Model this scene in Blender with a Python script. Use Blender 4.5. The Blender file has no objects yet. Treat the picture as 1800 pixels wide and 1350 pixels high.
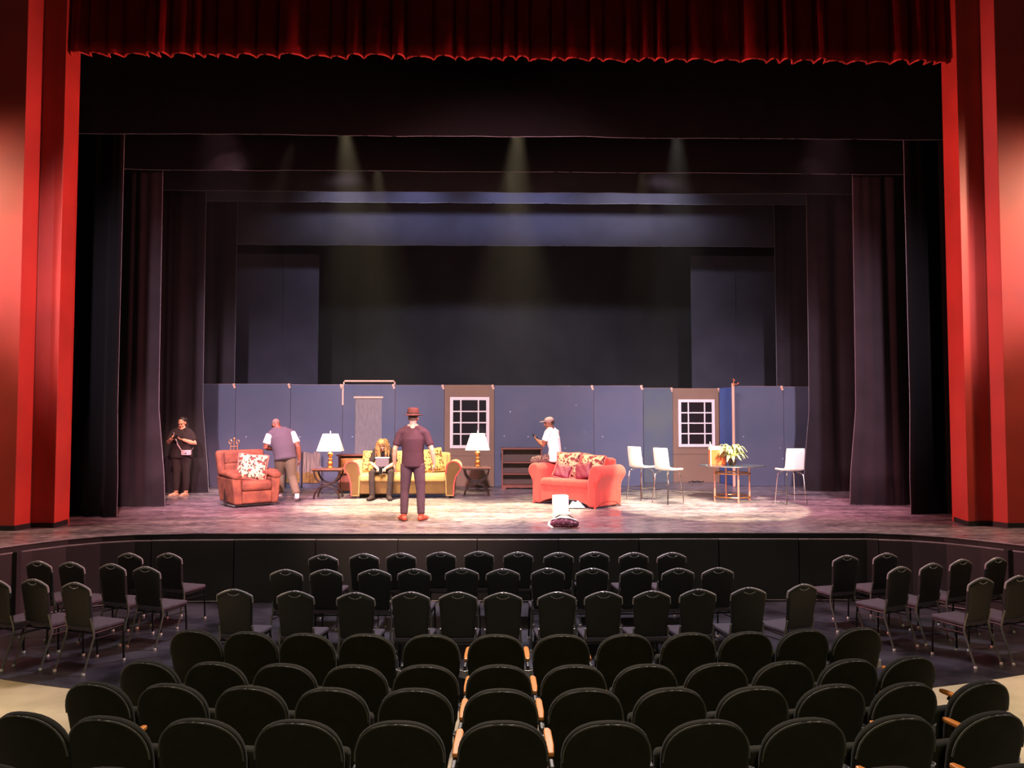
import bpy, bmesh, math, random
from mathutils import Vector, Matrix, noise
R = math.radians
PI = math.pi
SC = bpy.context.scene
COL = SC.collection
random.seed(7)

# ------------------------------------------------------------ camera
CAMH = 1.7
HAZE = 0.0011
YAW, PITCH, F = R(1.25), R(2.45), 1352.0
fwd = Vector((math.sin(YAW) * math.cos(PITCH), math.cos(YAW) * math.cos(PITCH), math.sin(PITCH)))
rgt = Vector((math.cos(YAW), -math.sin(YAW), 0))
upv = rgt.cross(fwd)
cam = bpy.data.cameras.new('camera')
cam.sensor_width = 36
cam.lens = 36 * F / 1800
cam.clip_end = 200
camo = bpy.data.objects.new('camera', cam)
COL.objects.link(camo)
camo.matrix_world = Matrix.Translation((0, 0, CAMH)) @ Matrix((rgt, upv, -fwd)).transposed().to_4x4()
SC.camera = camo
SC.view_settings.view_transform = 'Standard'
SC.view_settings.look = 'None'
SC.view_settings.exposure = 0.0
SC.view_settings.gamma = 1.0
SC.view_settings.use_curve_mapping = False
SC.cycles.max_bounces = 6
SC.cycles.volume_bounces = 0
SC.cycles.use_denoising = True
SC.cycles.sample_clamp_indirect = 4
SC.cycles.use_light_tree = True


def ray(px, py):
    return fwd * F + rgt * (px - 900) + upv * (675 - py)


def at(px, py, z=0.0):
    d = ray(px, py)
    t = (z - CAMH) / d.z
    return Vector((d.x * t, d.y * t, z))


def aty(px, py, y):
    d = ray(px, py)
    t = y / d.y
    return Vector((d.x * t, y, CAMH + d.z * t))


# ------------------------------------------------------------ world and lights
world = bpy.data.worlds.new('world')
SC.world = world
world.use_nodes = True
world.node_tree.nodes['Background'].inputs[0].default_value = (0.9, 0.8, 0.62, 1)
world.node_tree.nodes['Background'].inputs[1].default_value = 0.03


def spot(loc, target, watts, color, angle, blend=0.3, radius=0.08):
    l = bpy.data.lights.new('stage_or_fill_spot', 'SPOT')
    l.energy = watts
    l.color = color
    l.spot_size = R(angle)
    l.spot_blend = blend
    l.shadow_soft_size = radius
    o = bpy.data.objects.new('stage_or_fill_spot', l)
    COL.objects.link(o)
    o.location = loc
    o.rotation_euler = (Vector(target) - Vector(loc)).to_track_quat('-Z', 'Y').to_euler()
    return o


WARM = (1.0, 0.82, 0.48)
WHITE = (1.0, 0.93, 0.82)
RED = (1.0, 0.13, 0.16)
PINK = (1.0, 0.42, 0.55)
LAV = (1.0, 0.8, 0.98)
BLUE = (0.55, 0.6, 1.0)
# first electric behind the house border, down-light pools
spot((-2.75, 13.75, 7.15), (-2.2, 14.9, 0), 14000, WARM, 30, 0.8)
spot((0.42, 13.75, 7.15), (0.1, 14.0, 0), 14000, WARM, 30, 0.8)
spot((3.3, 13.75, 7.15), (3.6, 14.6, 0), 7000, WHITE, 26, 0.7)
spot((-1.0, 7.5, 8.4), (-1.2, 13.0, 0), 9000, (1.0, 0.74, 0.4), 30, 0.9)
# second electric
spot((-2.5, 16.0, 7.1), (-2.0, 16.8, 0), 5500, WARM, 30, 0.8)
spot((0.25, 16.0, 7.1), (1.6, 15.5, 0), 5000, WARM, 28, 0.8)
spot((3.1, 16.0, 7.1), (3.2, 15.6, 0), 3500, WARM, 26, 0.8)
spot((-5.2, 13.9, 8.3), (-4.6, 15.2, 0), 4500, PINK, 34, 0.9)
spot((6.2, 13.9, 8.3), (6.0, 14.6, 0), 4200, PINK, 34, 0.9)
# upstage blue-white work lights that graze the upstage borders
for bx in (-3.6, -1.9, 0.15, 1.35, 2.9, 4.1):
    spot((bx, 17.6, 7.15), (bx * 1.02, 19.5, 6.2), 260, BLUE if bx in (0.15, 1.35, -1.9) else (0.8, 0.8, 1), 110, 1.0, 0.15)
# front-of-house washes
spot((-2.0, 3.0, 8.0), (-4.7, 15.0, 0.4), 18000, (1.0, 0.5, 0.55), 24, 0.8, 0.2)
spot((-3.6, 13.6, 6.6), (-6.6, 16.85, 0.9), 2600, (1.0, 0.7, 0.5), 20, 0.8, 0.1)
spot((3.0, 2.5, 8.0), (1.7, 15.0, 0.3), 4800, RED, 15, 0.7, 0.2)
spot((-2.0, 2.0, 8.0), (-1.0, 14.0, 0.0), 6000, PINK, 24, 0.8, 0.2)
spot((2.5, 3.0, 8.0), (5.5, 14.5, 0.3), 4500, PINK, 22, 0.8, 0.2)
for sx in (-1, 1):
    spot((0.2 + sx * 3.0, 16.2, 7.6), (0.2 + sx * 6.4, 18.85, 1.4), 1500, LAV, 50, 0.9, 0.2)
spot((4.3, 6.8, 8.0), (4.0, 14.7, 0), 19000, (1.0, 0.86, 0.56), 19.5, 0.12, 0.06)
spot((0.0, 1.0, 8.5), (0.3, 18.8, 1.2), 17000, LAV, 34, 0.9, 0.3)
spot((-5.0, 2.0, 8.5), (-5.0, 18.5, 1.0), 11500, LAV, 28, 0.9, 0.3)
spot((5.0, 2.0, 8.5), (5.6, 18.5, 1.0), 12500, LAV, 28, 0.9, 0.3)
# red lights on the proscenium returns
spot((6.3, 11.55, 6.0), (-7.2, 12.1, 2.6), 7500, (1.0, 0.26, 0.26), 60, 0.9, 0.2)
spot((-6.3, 11.55, 6.0), (7.6, 12.1, 2.6), 7500, (1.0, 0.26, 0.26), 60, 0.9, 0.2)
for sx in (-1, 1):
    spot((0.3 + sx * 10.0, 9.6, 4.2), (0.3 + sx * 7.6, 11.6, 3.8), 430, (1.0, 0.42, 0.42), 50, 1.0, 0.2)
    spot((0.3 + sx * 10.2, 10.0, 6.0), (0.3 + sx * 7.7, 11.6, 3.0), 1100, (1.0, 0.75, 0.5), 110, 1.0, 0.2)
# added unseen up-lights that brighten the valance hem
for fx in (-5.0, 0.3, 5.6):
    spot((fx, 12.1, 0.1), (fx, 12.14, 7.5), 260, (1.0, 0.5, 0.45), 66, 1.0, 0.1)
# light spilling off the stage over the pit and the first rows
spot((0.3, 11.7, 7.2), (0.3, 8.4, -1), 4200, (0.95, 0.82, 0.95), 110, 0.9, 0.5)
spot((0.2, 12.5, 7.0), (0.1, 4.6, -0.5), 3500, (1.0, 0.8, 0.5), 36, 1.0, 0.3)
# added warm fill from behind the camera onto the seat backs
spot((0.3, -3.5, 6.5), (0.3, 5.2, -0.6), 1100, (1.0, 0.9, 0.66), 64, 0.8, 0.4)
# aisle lamps over the concrete at both sides
spot((-5.7, 5.0, 4.2), (-5.4, 6.0, -1), 1900, (1.0, 0.84, 0.6), 50, 0.8, 0.15)
spot((6.2, 5.0, 4.2), (5.9, 6.0, -1), 1900, (1.0, 0.84, 0.6), 50, 0.8, 0.15)

# ------------------------------------------------------------ materials


def lin(c):
    return tuple((x / 255 / 12.92) if x / 255 <= 0.04045 else ((x / 255 + 0.055) / 1.055) ** 2.4 for x in c) + (1.0,)


def mat(name, rgb, rough=0.6, metal=0.0, var=0.0, scale=6.0, bump=0.0, bscale=60.0, sheen=0.0, rgb2=None,
        stretch=(1, 1, 1), rvar=0.0, trans=0.0, emit=0.0, coat=0.0):
    m = bpy.data.materials.new(name)
    m.use_nodes = True
    nt = m.node_tree
    b = nt.nodes['Principled BSDF']
    b.inputs['Base Color'].default_value = lin(rgb)
    b.inputs['Roughness'].default_value = rough
    b.inputs['Metallic'].default_value = metal
    b.inputs['Sheen Weight'].default_value = sheen
    b.inputs['Transmission Weight'].default_value = trans
    b.inputs['Coat Weight'].default_value = coat
    if rough >= 0.85:
        b.inputs['Specular IOR Level'].default_value = 0.12
    if emit:
        b.inputs['Emission Color'].default_value = lin(rgb)
        b.inputs['Emission Strength'].default_value = emit
    tc = nt.nodes.new('ShaderNodeTexCoord')
    mp = nt.nodes.new('ShaderNodeMapping')
    mp.inputs['Scale'].default_value = stretch
    nt.links.new(tc.outputs['Object'], mp.inputs[0])
    if var or rgb2 or rvar:
        n = nt.nodes.new('ShaderNodeTexNoise')
        n.inputs['Scale'].default_value = scale
        n.inputs['Detail'].default_value = 5
        nt.links.new(mp.outputs[0], n.inputs['Vector'])
        r = nt.nodes.new('ShaderNodeValToRGB')
        c1 = lin(rgb)
        c2 = lin(rgb2) if rgb2 else tuple(min(1, x * (1 + var)) for x in c1[:3]) + (1,)
        c0 = c1 if rgb2 else tuple(x * (1 - var) for x in c1[:3]) + (1,)
        r.color_ramp.elements[0].position = 0.36
        r.color_ramp.elements[1].position = 0.64
        r.color_ramp.elements[0].color = c0
        r.color_ramp.elements[1].color = c2
        nt.links.new(n.outputs['Fac'], r.inputs[0])
        nt.links.new(r.outputs[0], b.inputs['Base Color'])
        if rvar:
            mr = nt.nodes.new('ShaderNodeMapRange')
            mr.inputs['From Min'].default_value = 0.3
            mr.inputs['From Max'].default_value = 0.7
            mr.inputs['To Min'].default_value = max(0.05, rough - rvar)
            mr.inputs['To Max'].default_value = min(1, rough + rvar)
            nt.links.new(n.outputs['Fac'], mr.inputs[0])
            nt.links.new(mr.outputs[0], b.inputs['Roughness'])
    if bump:
        n2 = nt.nodes.new('ShaderNodeTexNoise')
        n2.inputs['Scale'].default_value = bscale
        n2.inputs['Detail'].default_value = 3
        nt.links.new(mp.outputs[0], n2.inputs['Vector'])
        bp = nt.nodes.new('ShaderNodeBump')
        bp.inputs['Strength'].default_value = bump
        bp.inputs['Distance'].default_value = 0.02
        nt.links.new(n2.outputs['Fac'], bp.inputs['Height'])
        nt.links.new(bp.outputs[0], b.inputs['Normal'])
    return m


def stage_floor_mat():
    m = mat('scuffed black stage paint', (100, 93, 100), 0.33, rgb2=(134, 125, 128), scale=1.6, stretch=(0.5, 1.6, 1), bump=0.35, bscale=7, rvar=0.12)
    nt = m.node_tree
    b = nt.nodes['Principled BSDF']
    old = b.inputs['Base Color'].links[0].from_socket
    tc = nt.nodes['Texture Coordinate']
    mp = nt.nodes.new('ShaderNodeMapping')
    mp.inputs['Scale'].default_value = (2.6, 4.4, 1)
    nt.links.new(tc.outputs['Object'], mp.inputs[0])
    n = nt.nodes.new('ShaderNodeTexNoise')
    n.inputs['Scale'].default_value = 2.2
    n.inputs['Detail'].default_value = 8
    n.inputs['Roughness'].default_value = 0.75
    nt.links.new(mp.outputs[0], n.inputs['Vector'])
    r = nt.nodes.new('ShaderNodeValToRGB')
    r.color_ramp.elements[0].position = 0.38
    r.color_ramp.elements[1].position = 0.66
    r.color_ramp.elements[0].color = (0.35, 0.34, 0.36, 1)
    r.color_ramp.elements[1].color = (1.75, 1.7, 1.6, 1)
    nt.links.new(n.outputs['Fac'], r.inputs[0])
    mx = nt.nodes.new('ShaderNodeMix')
    mx.data_type = 'RGBA'
    mx.blend_type = 'MULTIPLY'
    mx.inputs['Factor'].default_value = 1
    nt.links.new(old, mx.inputs['A'])
    nt.links.new(r.outputs[0], mx.inputs['B'])
    nt.links.new(mx.outputs['Result'], b.inputs['Base Color'])
    return m


def floral_mat(name, base, spots, dark, scale=9.0):
    m = mat(name, base, 0.8)
    nt = m.node_tree
    b = nt.nodes['Principled BSDF']
    tc = nt.nodes['Texture Coordinate']
    v = nt.nodes.new('ShaderNodeTexVoronoi')
    v.inputs['Scale'].default_value = scale
    nt.links.new(tc.outputs['Object'], v.inputs['Vector'])
    r = nt.nodes.new('ShaderNodeValToRGB')
    e = r.color_ramp.elements
    e[0].position = 0.0
    e[0].color = lin(dark)
    e[1].position = 0.46
    e[1].color = lin(base)
    a = e.new(0.12)
    a.color = lin(spots)
    a = e.new(0.3)
    a.color = lin(spots)
    a = e.new(0.36)
    a.color = lin(base)
    nt.links.new(v.outputs['Distance'], r.inputs[0])
    n = nt.nodes.new('ShaderNodeTexNoise')
    n.inputs['Scale'].default_value = scale * 2.6
    n.inputs['Detail'].default_value = 2
    nt.links.new(tc.outputs['Object'], n.inputs['Vector'])
    r2 = nt.nodes.new('ShaderNodeValToRGB')
    r2.color_ramp.elements[0].position = 0.54
    r2.color_ramp.elements[1].position = 0.58
    nt.links.new(n.outputs['Fac'], r2.inputs[0])
    mx = nt.nodes.new('ShaderNodeMix')
    mx.data_type = 'RGBA'
    nt.links.new(r2.outputs[0], mx.inputs['Factor'])
    nt.links.new(r.outputs[0], mx.inputs['A'])
    mx.inputs['B'].default_value = lin(dark)
    nt.links.new(mx.outputs['Result'], b.inputs['Base Color'])
    return m


def flat_mat(name, rgb, rgb2):
    m = mat(name, rgb, 0.75, rgb2=rgb2, scale=1.1)
    nt = m.node_tree
    b = nt.nodes['Principled BSDF']
    old = b.inputs['Base Color'].links[0].from_socket
    tc = nt.nodes['Texture Coordinate']
    v = nt.nodes.new('ShaderNodeTexVoronoi')
    v.inputs['Scale'].default_value = 4.2
    v.inputs['Randomness'].default_value = 1
    nt.links.new(tc.outputs['Object'], v.inputs['Vector'])
    r = nt.nodes.new('ShaderNodeValToRGB')
    r.color_ramp.elements[0].position = 0.035
    r.color_ramp.elements[1].position = 0.08
    r.color_ramp.elements[0].color = (1, 1, 1, 1)
    r.color_ramp.elements[1].color = (0, 0, 0, 1)
    nt.links.new(v.outputs['Distance'], r.inputs[0])
    n = nt.nodes.new('ShaderNodeTexNoise')
    n.inputs['Scale'].default_value = 0.9
    nt.links.new(tc.outputs['Object'], n.inputs['Vector'])
    r2 = nt.nodes.new('ShaderNodeValToRGB')
    r2.color_ramp.elements[0].position = 0.5
    r2.color_ramp.elements[1].position = 0.56
    nt.links.new(n.outputs['Fac'], r2.inputs[0])
    mm = nt.nodes.new('ShaderNodeMath')
    mm.operation = 'MULTIPLY'
    nt.links.new(r.outputs[0], mm.inputs[0])
    nt.links.new(r2.outputs[0], mm.inputs[1])
    mx = nt.nodes.new('ShaderNodeMix')
    mx.data_type = 'RGBA'
    nt.links.new(mm.outputs[0], mx.inputs['Factor'])
    nt.links.new(old, mx.inputs['A'])
    mx.inputs['B'].default_value = (0.7, 0.7, 0.7, 1)
    nt.links.new(mx.outputs['Result'], b.inputs['Base Color'])
    return m


M = {}
M['stage'] = stage_floor_mat()
M['pit'] = mat('black pit floor', (24, 23, 27), 0.36, rgb2=(56, 54, 61), scale=1.8, rvar=0.1, bump=0.2, bscale=5)
M['concrete'] = mat('tan concrete floor', (168, 152, 120), 0.7, rgb2=(132, 120, 92), scale=1.3)
M['proscenium'] = mat('red painted plaster', (176, 52, 40), 0.55, var=0.12, scale=1.2)
M['darkred'] = mat('red painted plaster recess', (176, 52, 40), 0.55, var=0.12, scale=1.2)
M['blackpaint'] = mat('black paint', (16, 15, 17), 0.6, var=0.2)
M['fascia'] = mat('black stage front paint', (30, 29, 31), 0.55, var=0.15, scale=3)
M['ledge'] = mat('pale lit-edge grey', (110, 108, 108), 0.5, var=0.2)  # pale for the light caught on stage edges; also colours the recliner base
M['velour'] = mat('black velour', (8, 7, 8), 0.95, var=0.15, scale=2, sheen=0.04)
M['velour_lit'] = mat('charcoal velour', (38, 32, 36), 0.95, var=0.15, scale=2, sheen=0.15)  # black velour lightened for the curtains that stage light reaches
M['hem_rim_lit'] = mat('black velour hem webbing', (122, 118, 124), 0.9)  # black hem lightened to grey so curtain edges read as rim-lit
M['border'] = mat('black border cloth', (58, 56, 66), 0.95, var=0.1, scale=1.5, sheen=0.1)  # black cloth lightened so the upstage borders look lit
M['backdrop'] = mat('black backdrop cloth', (34, 33, 33), 0.95, var=0.15, scale=1)
M['redvelvet'] = mat('red velvet', (110, 14, 14), 0.9, var=0.15, scale=3)
M['redhem_lit'] = mat('red velvet hem', (205, 52, 42), 0.8)  # brighter than the valance: light on the hem put into its red
M['flatblue'] = flat_mat('slate blue scenic paint', (74, 79, 100), (84, 84, 102))
M['flatgreen'] = mat('green grey scenic paint', (86, 92, 92), 0.75, rgb2=(72, 80, 100), scale=0.9)
M['flatsky'] = mat('bright blue scenic paint', (70, 98, 168), 0.7, rgb2=(84, 112, 178), scale=1.5)
M['flattan'] = mat('tan scenic paint', (134, 100, 78), 0.75, rgb2=(120, 92, 74), scale=1.0)
M['rawwood'] = mat('raw pine', (222, 168, 140), 0.6, var=0.1, scale=9, stretch=(1, 1, 0.1))
M['winwhite'] = mat('white window paint', (226, 206, 200), 0.55)
M['winglass'] = mat('dark window pane', (26, 22, 26), 0.15)
M['muslin'] = mat('grey muslin', (128, 116, 116), 0.9, var=0.1, scale=5, stretch=(6, 1, 1))
M['gold'] = mat('gold sofa fabric', (206, 168, 96), 0.85, var=0.1, scale=5, bump=0.2, sheen=0.2)
M['goldpiping'] = mat('dark gold piping', (150, 92, 50), 0.8)
M['salmon'] = mat('salmon slipcover fabric', (188, 72, 62), 0.85, var=0.07, scale=4, bump=0.3, bscale=8, stretch=(4, 4, 0.8), sheen=0.2)
M['suede'] = mat('brown suede', (146, 90, 68), 0.85, rgb2=(112, 68, 56), scale=5, bump=0.3, bscale=9)
M['floral'] = floral_mat('cream floral fabric', (216, 190, 150), (150, 60, 52), (70, 56, 50), 9)
M['floralred'] = floral_mat('red floral fabric', (200, 160, 120), (130, 36, 40), (84, 30, 34), 9)
M['floralgold'] = floral_mat('gold floral fabric', (216, 176, 92), (140, 90, 40), (90, 64, 36), 9)
M['burgundy'] = mat('burgundy satin', (110, 36, 52), 0.5, bump=0.2, bscale=20)
M['fringe'] = mat('braid trim', (196, 110, 96), 0.8)
M['darkwood'] = mat('dark espresso wood', (44, 28, 24), 0.35, var=0.2, scale=7)
M['tabletop'] = mat('polished brown table top', (120, 76, 54), 0.3, var=0.15, scale=7)
M['brownwood'] = mat('reddish brown wood', (112, 54, 36), 0.45, var=0.2, scale=5, stretch=(0.4, 1, 4))
M['orangewood'] = mat('honey pine', (196, 118, 62), 0.45, var=0.15, scale=5, stretch=(0.4, 1, 4))
M['shelfback'] = mat('dark shelf back', (70, 44, 34), 0.6)
M['lampshade'] = mat('white lamp shade', (250, 244, 232), 0.7, emit=0.55)
M['brass'] = mat('brass', (220, 150, 84), 0.25, metal=0.85)
M['copper'] = mat('rose gold tube', (222, 158, 134), 0.3, metal=0.5)
M['glass'] = mat('table glass', (200, 220, 225), 0.04, trans=0.9)
M['chrome'] = mat('chrome', (210, 205, 205), 0.18, metal=1.0)
M['whiteplastic'] = mat('white vinyl', (238, 234, 220), 0.35)
M['whitepaper'] = mat('white paper', (240, 238, 232), 0.7)
M['leaf'] = mat('variegated leaf', (236, 238, 180), 0.5, rgb2=(140, 160, 84), scale=16)
M['pot'] = mat('dark glazed pot', (50, 38, 30), 0.3)
M['orange'] = mat('orange box card', (226, 112, 56), 0.6)
M['ochre'] = mat('ochre grass paint', (150, 112, 50), 0.8, rgb2=(110, 84, 44), scale=12)
M['slatgrey'] = mat('weathered grey board', (150, 128, 116), 0.8, rgb2=(92, 78, 76), scale=9, stretch=(5, 1, 0.3))
M['iron'] = mat('antique gold iron', (190, 132, 96), 0.4, metal=0.6)
M['chairvinyl'] = mat('black vinyl chair back', (24, 25, 24), 0.55, var=0.1, scale=6)
M['chairseat'] = mat('charcoal chair seat fabric', (74, 68, 74), 0.85, var=0.1, scale=20)
M['chairframe'] = mat('black chair tube', (22, 21, 22), 0.3, metal=0.3)
M['piping'] = mat('glossy grey piping', (150, 146, 148), 0.35)  # lightened so chair crests and handles carry a painted highlight
M['glide'] = mat('pale plastic glide', (196, 190, 180), 0.4)
M['seatgreen'] = mat('dark green seat upholstery', (34, 32, 20), 0.9, var=0.12, scale=12, sheen=0.05)
M['seatedge'] = mat('olive seat welt', (66, 62, 46), 0.8, sheen=0.3)
M['seatiron'] = mat('black seat standard', (14, 13, 14), 0.5)
M['armwood'] = mat('honey oak armrest', (200, 122, 46), 0.35, var=0.1, scale=12, stretch=(1, 0.2, 1))
M['skin1'] = mat('light brown skin', (206, 146, 116), 0.55)
M['skin2'] = mat('dark brown skin', (128, 76, 56), 0.5)
M['skin3'] = mat('fair skin', (214, 158, 134), 0.55)
M['haird'] = mat('dark brown hair', (40, 26, 22), 0.6, bump=0.4, bscale=30)
M['hairgrey'] = mat('short grey hair', (116, 96, 90), 0.8, bump=0.4, bscale=40)
M['dread'] = mat('blond dreadlocks', (186, 138, 76), 0.75, rgb2=(92, 58, 34), scale=14, bump=0.6, bscale=40)
M['blackcloth'] = mat('black clothing', (48, 38, 38), 0.85, bump=0.3, bscale=9)
M['maroonshirt'] = mat('maroon cotton shirt', (68, 44, 54), 0.85, bump=0.4, bscale=8)
M['jeans'] = mat('dark denim', (80, 60, 72), 0.85, bump=0.4, bscale=10, var=0.1)
M['redshoe'] = mat('rust red shoe', (176, 76, 56), 0.6)
M['hat'] = mat('brown felt hat', (84, 46, 44), 0.85)
M['whitecloth'] = mat('white cotton', (234, 228, 226), 0.8, bump=0.3, bscale=9)
M['greycloth'] = mat('mauve grey cotton', (88, 80, 90), 0.85, bump=0.3, bscale=9)
M['khaki'] = mat('khaki trousers', (112, 100, 84), 0.85, bump=0.3, bscale=9)
M['shorts'] = floral_mat('patterned shorts cloth', (88, 62, 60), (44, 30, 36), (150, 120, 96), 16)
M['greybag'] = mat('grey canvas', (96, 82, 92), 0.7)
M['silverbag'] = mat('pale pink leather', (176, 150, 158), 0.4)
M['bagfloral'] = floral_mat('burgundy patterned bag cloth', (104, 46, 66), (190, 140, 150), (70, 30, 44), 26)
M['phone'] = mat('black phone', (20, 20, 24), 0.2)
M['eye'] = mat('dark eye', (30, 20, 18), 0.2)
M['lips'] = mat('lips', (150, 70, 66), 0.5)
M['sandal'] = mat('tan sandal leather', (196, 150, 136), 0.5)
M['house'] = mat('dark house wall', (60, 28, 24), 0.8)

# ------------------------------------------------------------ mesh builder


class MB:
    def __init__(s):
        s.v = []
        s.f = []

    def add(s, verts, faces):
        n = len(s.v)
        s.v += [tuple(v) for v in verts]
        s.f += [tuple(i + n for i in f) for f in faces]

    def box(s, x0, x1, y0, y1, z0, z1):
        s.add([(x0, y0, z0), (x1, y0, z0), (x1, y1, z0), (x0, y1, z0), (x0, y0, z1), (x1, y0, z1), (x1, y1, z1), (x0, y1, z1)],
              [(0, 3, 2, 1), (4, 5, 6, 7), (0, 1, 5, 4), (1, 2, 6, 5), (2, 3, 7, 6), (3, 0, 4, 7)])

    def loft(s, pts, rad, side=(1, 0, 0), n=12, dome=0.6, closed=False):
        pts = [Vector(p) for p in pts]
        rad = [(r, r) if not isinstance(r, (tuple, list)) else r for r in rad]
        side = Vector(side)
        rings = []
        m = len(pts)

        def frame(i):
            if closed:
                t = pts[(i + 1) % m] - pts[i - 1]
            elif i == 0:
                t = pts[1] - pts[0]
            elif i == m - 1:
                t = pts[-1] - pts[-2]
            else:
                t = (pts[i + 1] - pts[i]).normalized() + (pts[i] - pts[i - 1]).normalized()
            t.normalize()
            a = side - t * side.dot(t)
            if a.length < 1e-3:
                a = Vector((0, 1, 0)) - t * t.y
                if a.length < 1e-3:
                    a = Vector((0, 0, 1)) - t * t.z
            a.normalize()
            return t, a, t.cross(a)
        fr = [frame(i) for i in range(m)]
        seq = []
        if not closed and dome > 0:
            t, a, b = fr[0]
            d = dome * min(rad[0])
            seq += [(pts[0] - t * d * math.cos(q), a, b, rad[0][0] * math.sin(q), rad[0][1] * math.sin(q)) for q in (0.25, 0.6, 1.05)]
        seq += [(pts[i], fr[i][1], fr[i][2], rad[i][0], rad[i][1]) for i in range(m)]
        if not closed and dome > 0:
            t, a, b = fr[-1]
            d = dome * min(rad[-1])
            seq += [(pts[-1] + t * d * math.cos(q), a, b, rad[-1][0] * math.sin(q), rad[-1][1] * math.sin(q)) for q in (1.05, 0.6, 0.25)]
        vs = []
        for p, a, b, rx, ry in seq:
            for k in range(n):
                q = 2 * PI * k / n
                vs.append(p + a * (rx * math.cos(q)) + b * (ry * math.sin(q)))
        fs = []
        L = len(seq)
        for i in range(L if closed else L - 1):
            j = (i + 1) % L
            for k in range(n):
                k2 = (k + 1) % n
                fs.append((i * n + k, i * n + k2, j * n + k2, j * n + k))
        if not closed:
            fs.append(tuple(reversed(range(n))))
            fs.append(tuple((L - 1) * n + k for k in range(n)))
        s.add(vs, fs)

    def tube(s, pts, r, n=8, closed=False):
        s.loft(pts, [r] * len(pts), n=n, dome=0, closed=closed)

    def ell(s, c, r, rot=None, nu=14, nv=9):
        c = Vector(c)
        vs = [(0, 0, -r[2])]
        for i in range(1, nv):
            a = -PI / 2 + PI * i / nv
            for k in range(nu):
                q = 2 * PI * k / nu
                vs.append((r[0] * math.cos(a) * math.cos(q), r[1] * math.cos(a) * math.sin(q), r[2] * math.sin(a)))
        vs.append((0, 0, r[2]))
        fs = [(0, 1 + (k + 1) % nu, 1 + k) for k in range(nu)]
        for i in range(nv - 2):
            for k in range(nu):
                a, b = 1 + i * nu + k, 1 + i * nu + (k + 1) % nu
                fs.append((a, b, b + nu, a + nu))
        t = 1 + (nv - 2) * nu
        fs += [(t + k, t + (k + 1) % nu, len(vs) - 1) for k in range(nu)]
        vs = [Vector(v) for v in vs]
        if rot is not None:
            vs = [rot @ v for v in vs]
        s.add([c + v for v in vs], fs)

    def lathe(s, prof, n=24, c=(0, 0, 0), sq=0.0):
        vs, fs = [], []
        for r, z in prof:
            for k in range(n):
                q = 2 * PI * k / n
                x, y = math.cos(q), math.sin(q)
                if sq:
                    e = max(abs(x), abs(y))
                    g = (1 - sq) + sq / e
                    x, y = x * g, y * g
                vs.append((c[0] + r * x, c[1] + r * y, c[2] + z))
        m = len(prof)
        for i in range(m - 1):
            for k in range(n):
                k2 = (k + 1) % n
                fs.append((i * n + k, i * n + k2, (i + 1) * n + k2, (i + 1) * n + k))
        fs.append(tuple(reversed(range(n))))
        fs.append(tuple((m - 1) * n + k for k in range(n)))
        s.add(vs, fs)

    def prism(s, poly, a0, a1, axis='y'):
        """poly in (x, z) for axis y; (y, z) for axis x; (x, y) for axis z"""
        n = len(poly)

        def P(p, t):
            return (p[0], t, p[1]) if axis == 'y' else ((t, p[0], p[1]) if axis == 'x' else (p[0], p[1], t))
        vs = [P(p, a0) for p in poly] + [P(p, a1) for p in poly]
        fs = [tuple(range(n)), tuple(reversed(range(n, 2 * n)))]
        for i in range(n):
            j = (i + 1) % n
            fs.append((i, i + n, j + n, j))
        s.add(vs, fs)

    def pad(s, outline, t, ins=0.03, crown=0.012, bend=0.0):
        """rounded upholstered panel: outline in (x, z), thickness along y"""
        n = len(outline)
        cx = sum(p[0] for p in outline) / n
        cz = sum(p[1] for p in outline) / n

        def ring(y, d):
            out = []
            for x, z in outline:
                v = Vector((cx - x, cz - z))
                L = max(v.length, 1e-6)
                v = v / L * min(d, L * 0.9)
                X, Z = x + v.x, z + v.y
                out.append((X, y + bend * X * X, Z))
            return out
        h = t / 2
        rs = [(-h - crown, 10), (-h - crown * 0.7, ins * 3.0), (-h, ins), (-h + ins * 0.35, ins * 0.3), (-h + ins * 0.9, 0), (h - ins * 0.9, 0), (h - ins * 0.35, ins * 0.3), (h, ins),
              (h + crown * 0.7, ins * 3.0), (h + crown, 10)]
        vs = []
        for y, d in rs:
            vs += ring(y, d)
        fs = []
        for i in range(len(rs) - 1):
            for k in range(n):
                k2 = (k + 1) % n
                fs.append((i * n + k, i * n + k2, (i + 1) * n + k2, (i + 1) * n + k))
        fs.append(tuple(reversed(range(n))))
        fs.append(tuple((len(rs) - 1) * n + k for k in range(n)))
        s.add(vs, fs)

    def xform(s, mtx):
        s.v = [tuple(mtx @ Vector(v)) for v in s.v]
        return s

    def mesh(s, name, smooth=True):
        me = bpy.data.meshes.new(name)
        me.from_pydata(s.v, [], s.f)
        bm = bmesh.new()
        bm.from_mesh(me)
        bmesh.ops.recalc_face_normals(bm, faces=bm.faces)
        bm.to_mesh(me)
        bm.free()
        if smooth:
            me.shade_smooth()
            try:
                me.set_sharp_from_angle(angle=R(38))
            except Exception:
                pass
        return me

    def build(s, name, m, parent=None, smooth=True, bevel=0.0, seg=2, solid=0.0, sub=0):
        o = bpy.data.objects.new(name, s.mesh(name, smooth))
        o.data.materials.append(m)
        COL.objects.link(o)
        if parent is not None:
            o.parent = parent
        if solid:
            md = o.modifiers.new('solid', 'SOLIDIFY')
            md.thickness = solid
        if bevel:
            md = o.modifiers.new('bevel', 'BEVEL')
            md.width = bevel
            md.segments = seg
            md.limit_method = 'ANGLE'
            md.angle_limit = R(35)
            md.harden_normals = False
        if sub:
            md = o.modifiers.new('sub', 'SUBSURF')
            md.levels = sub
            md.render_levels = sub
        return o


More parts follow.
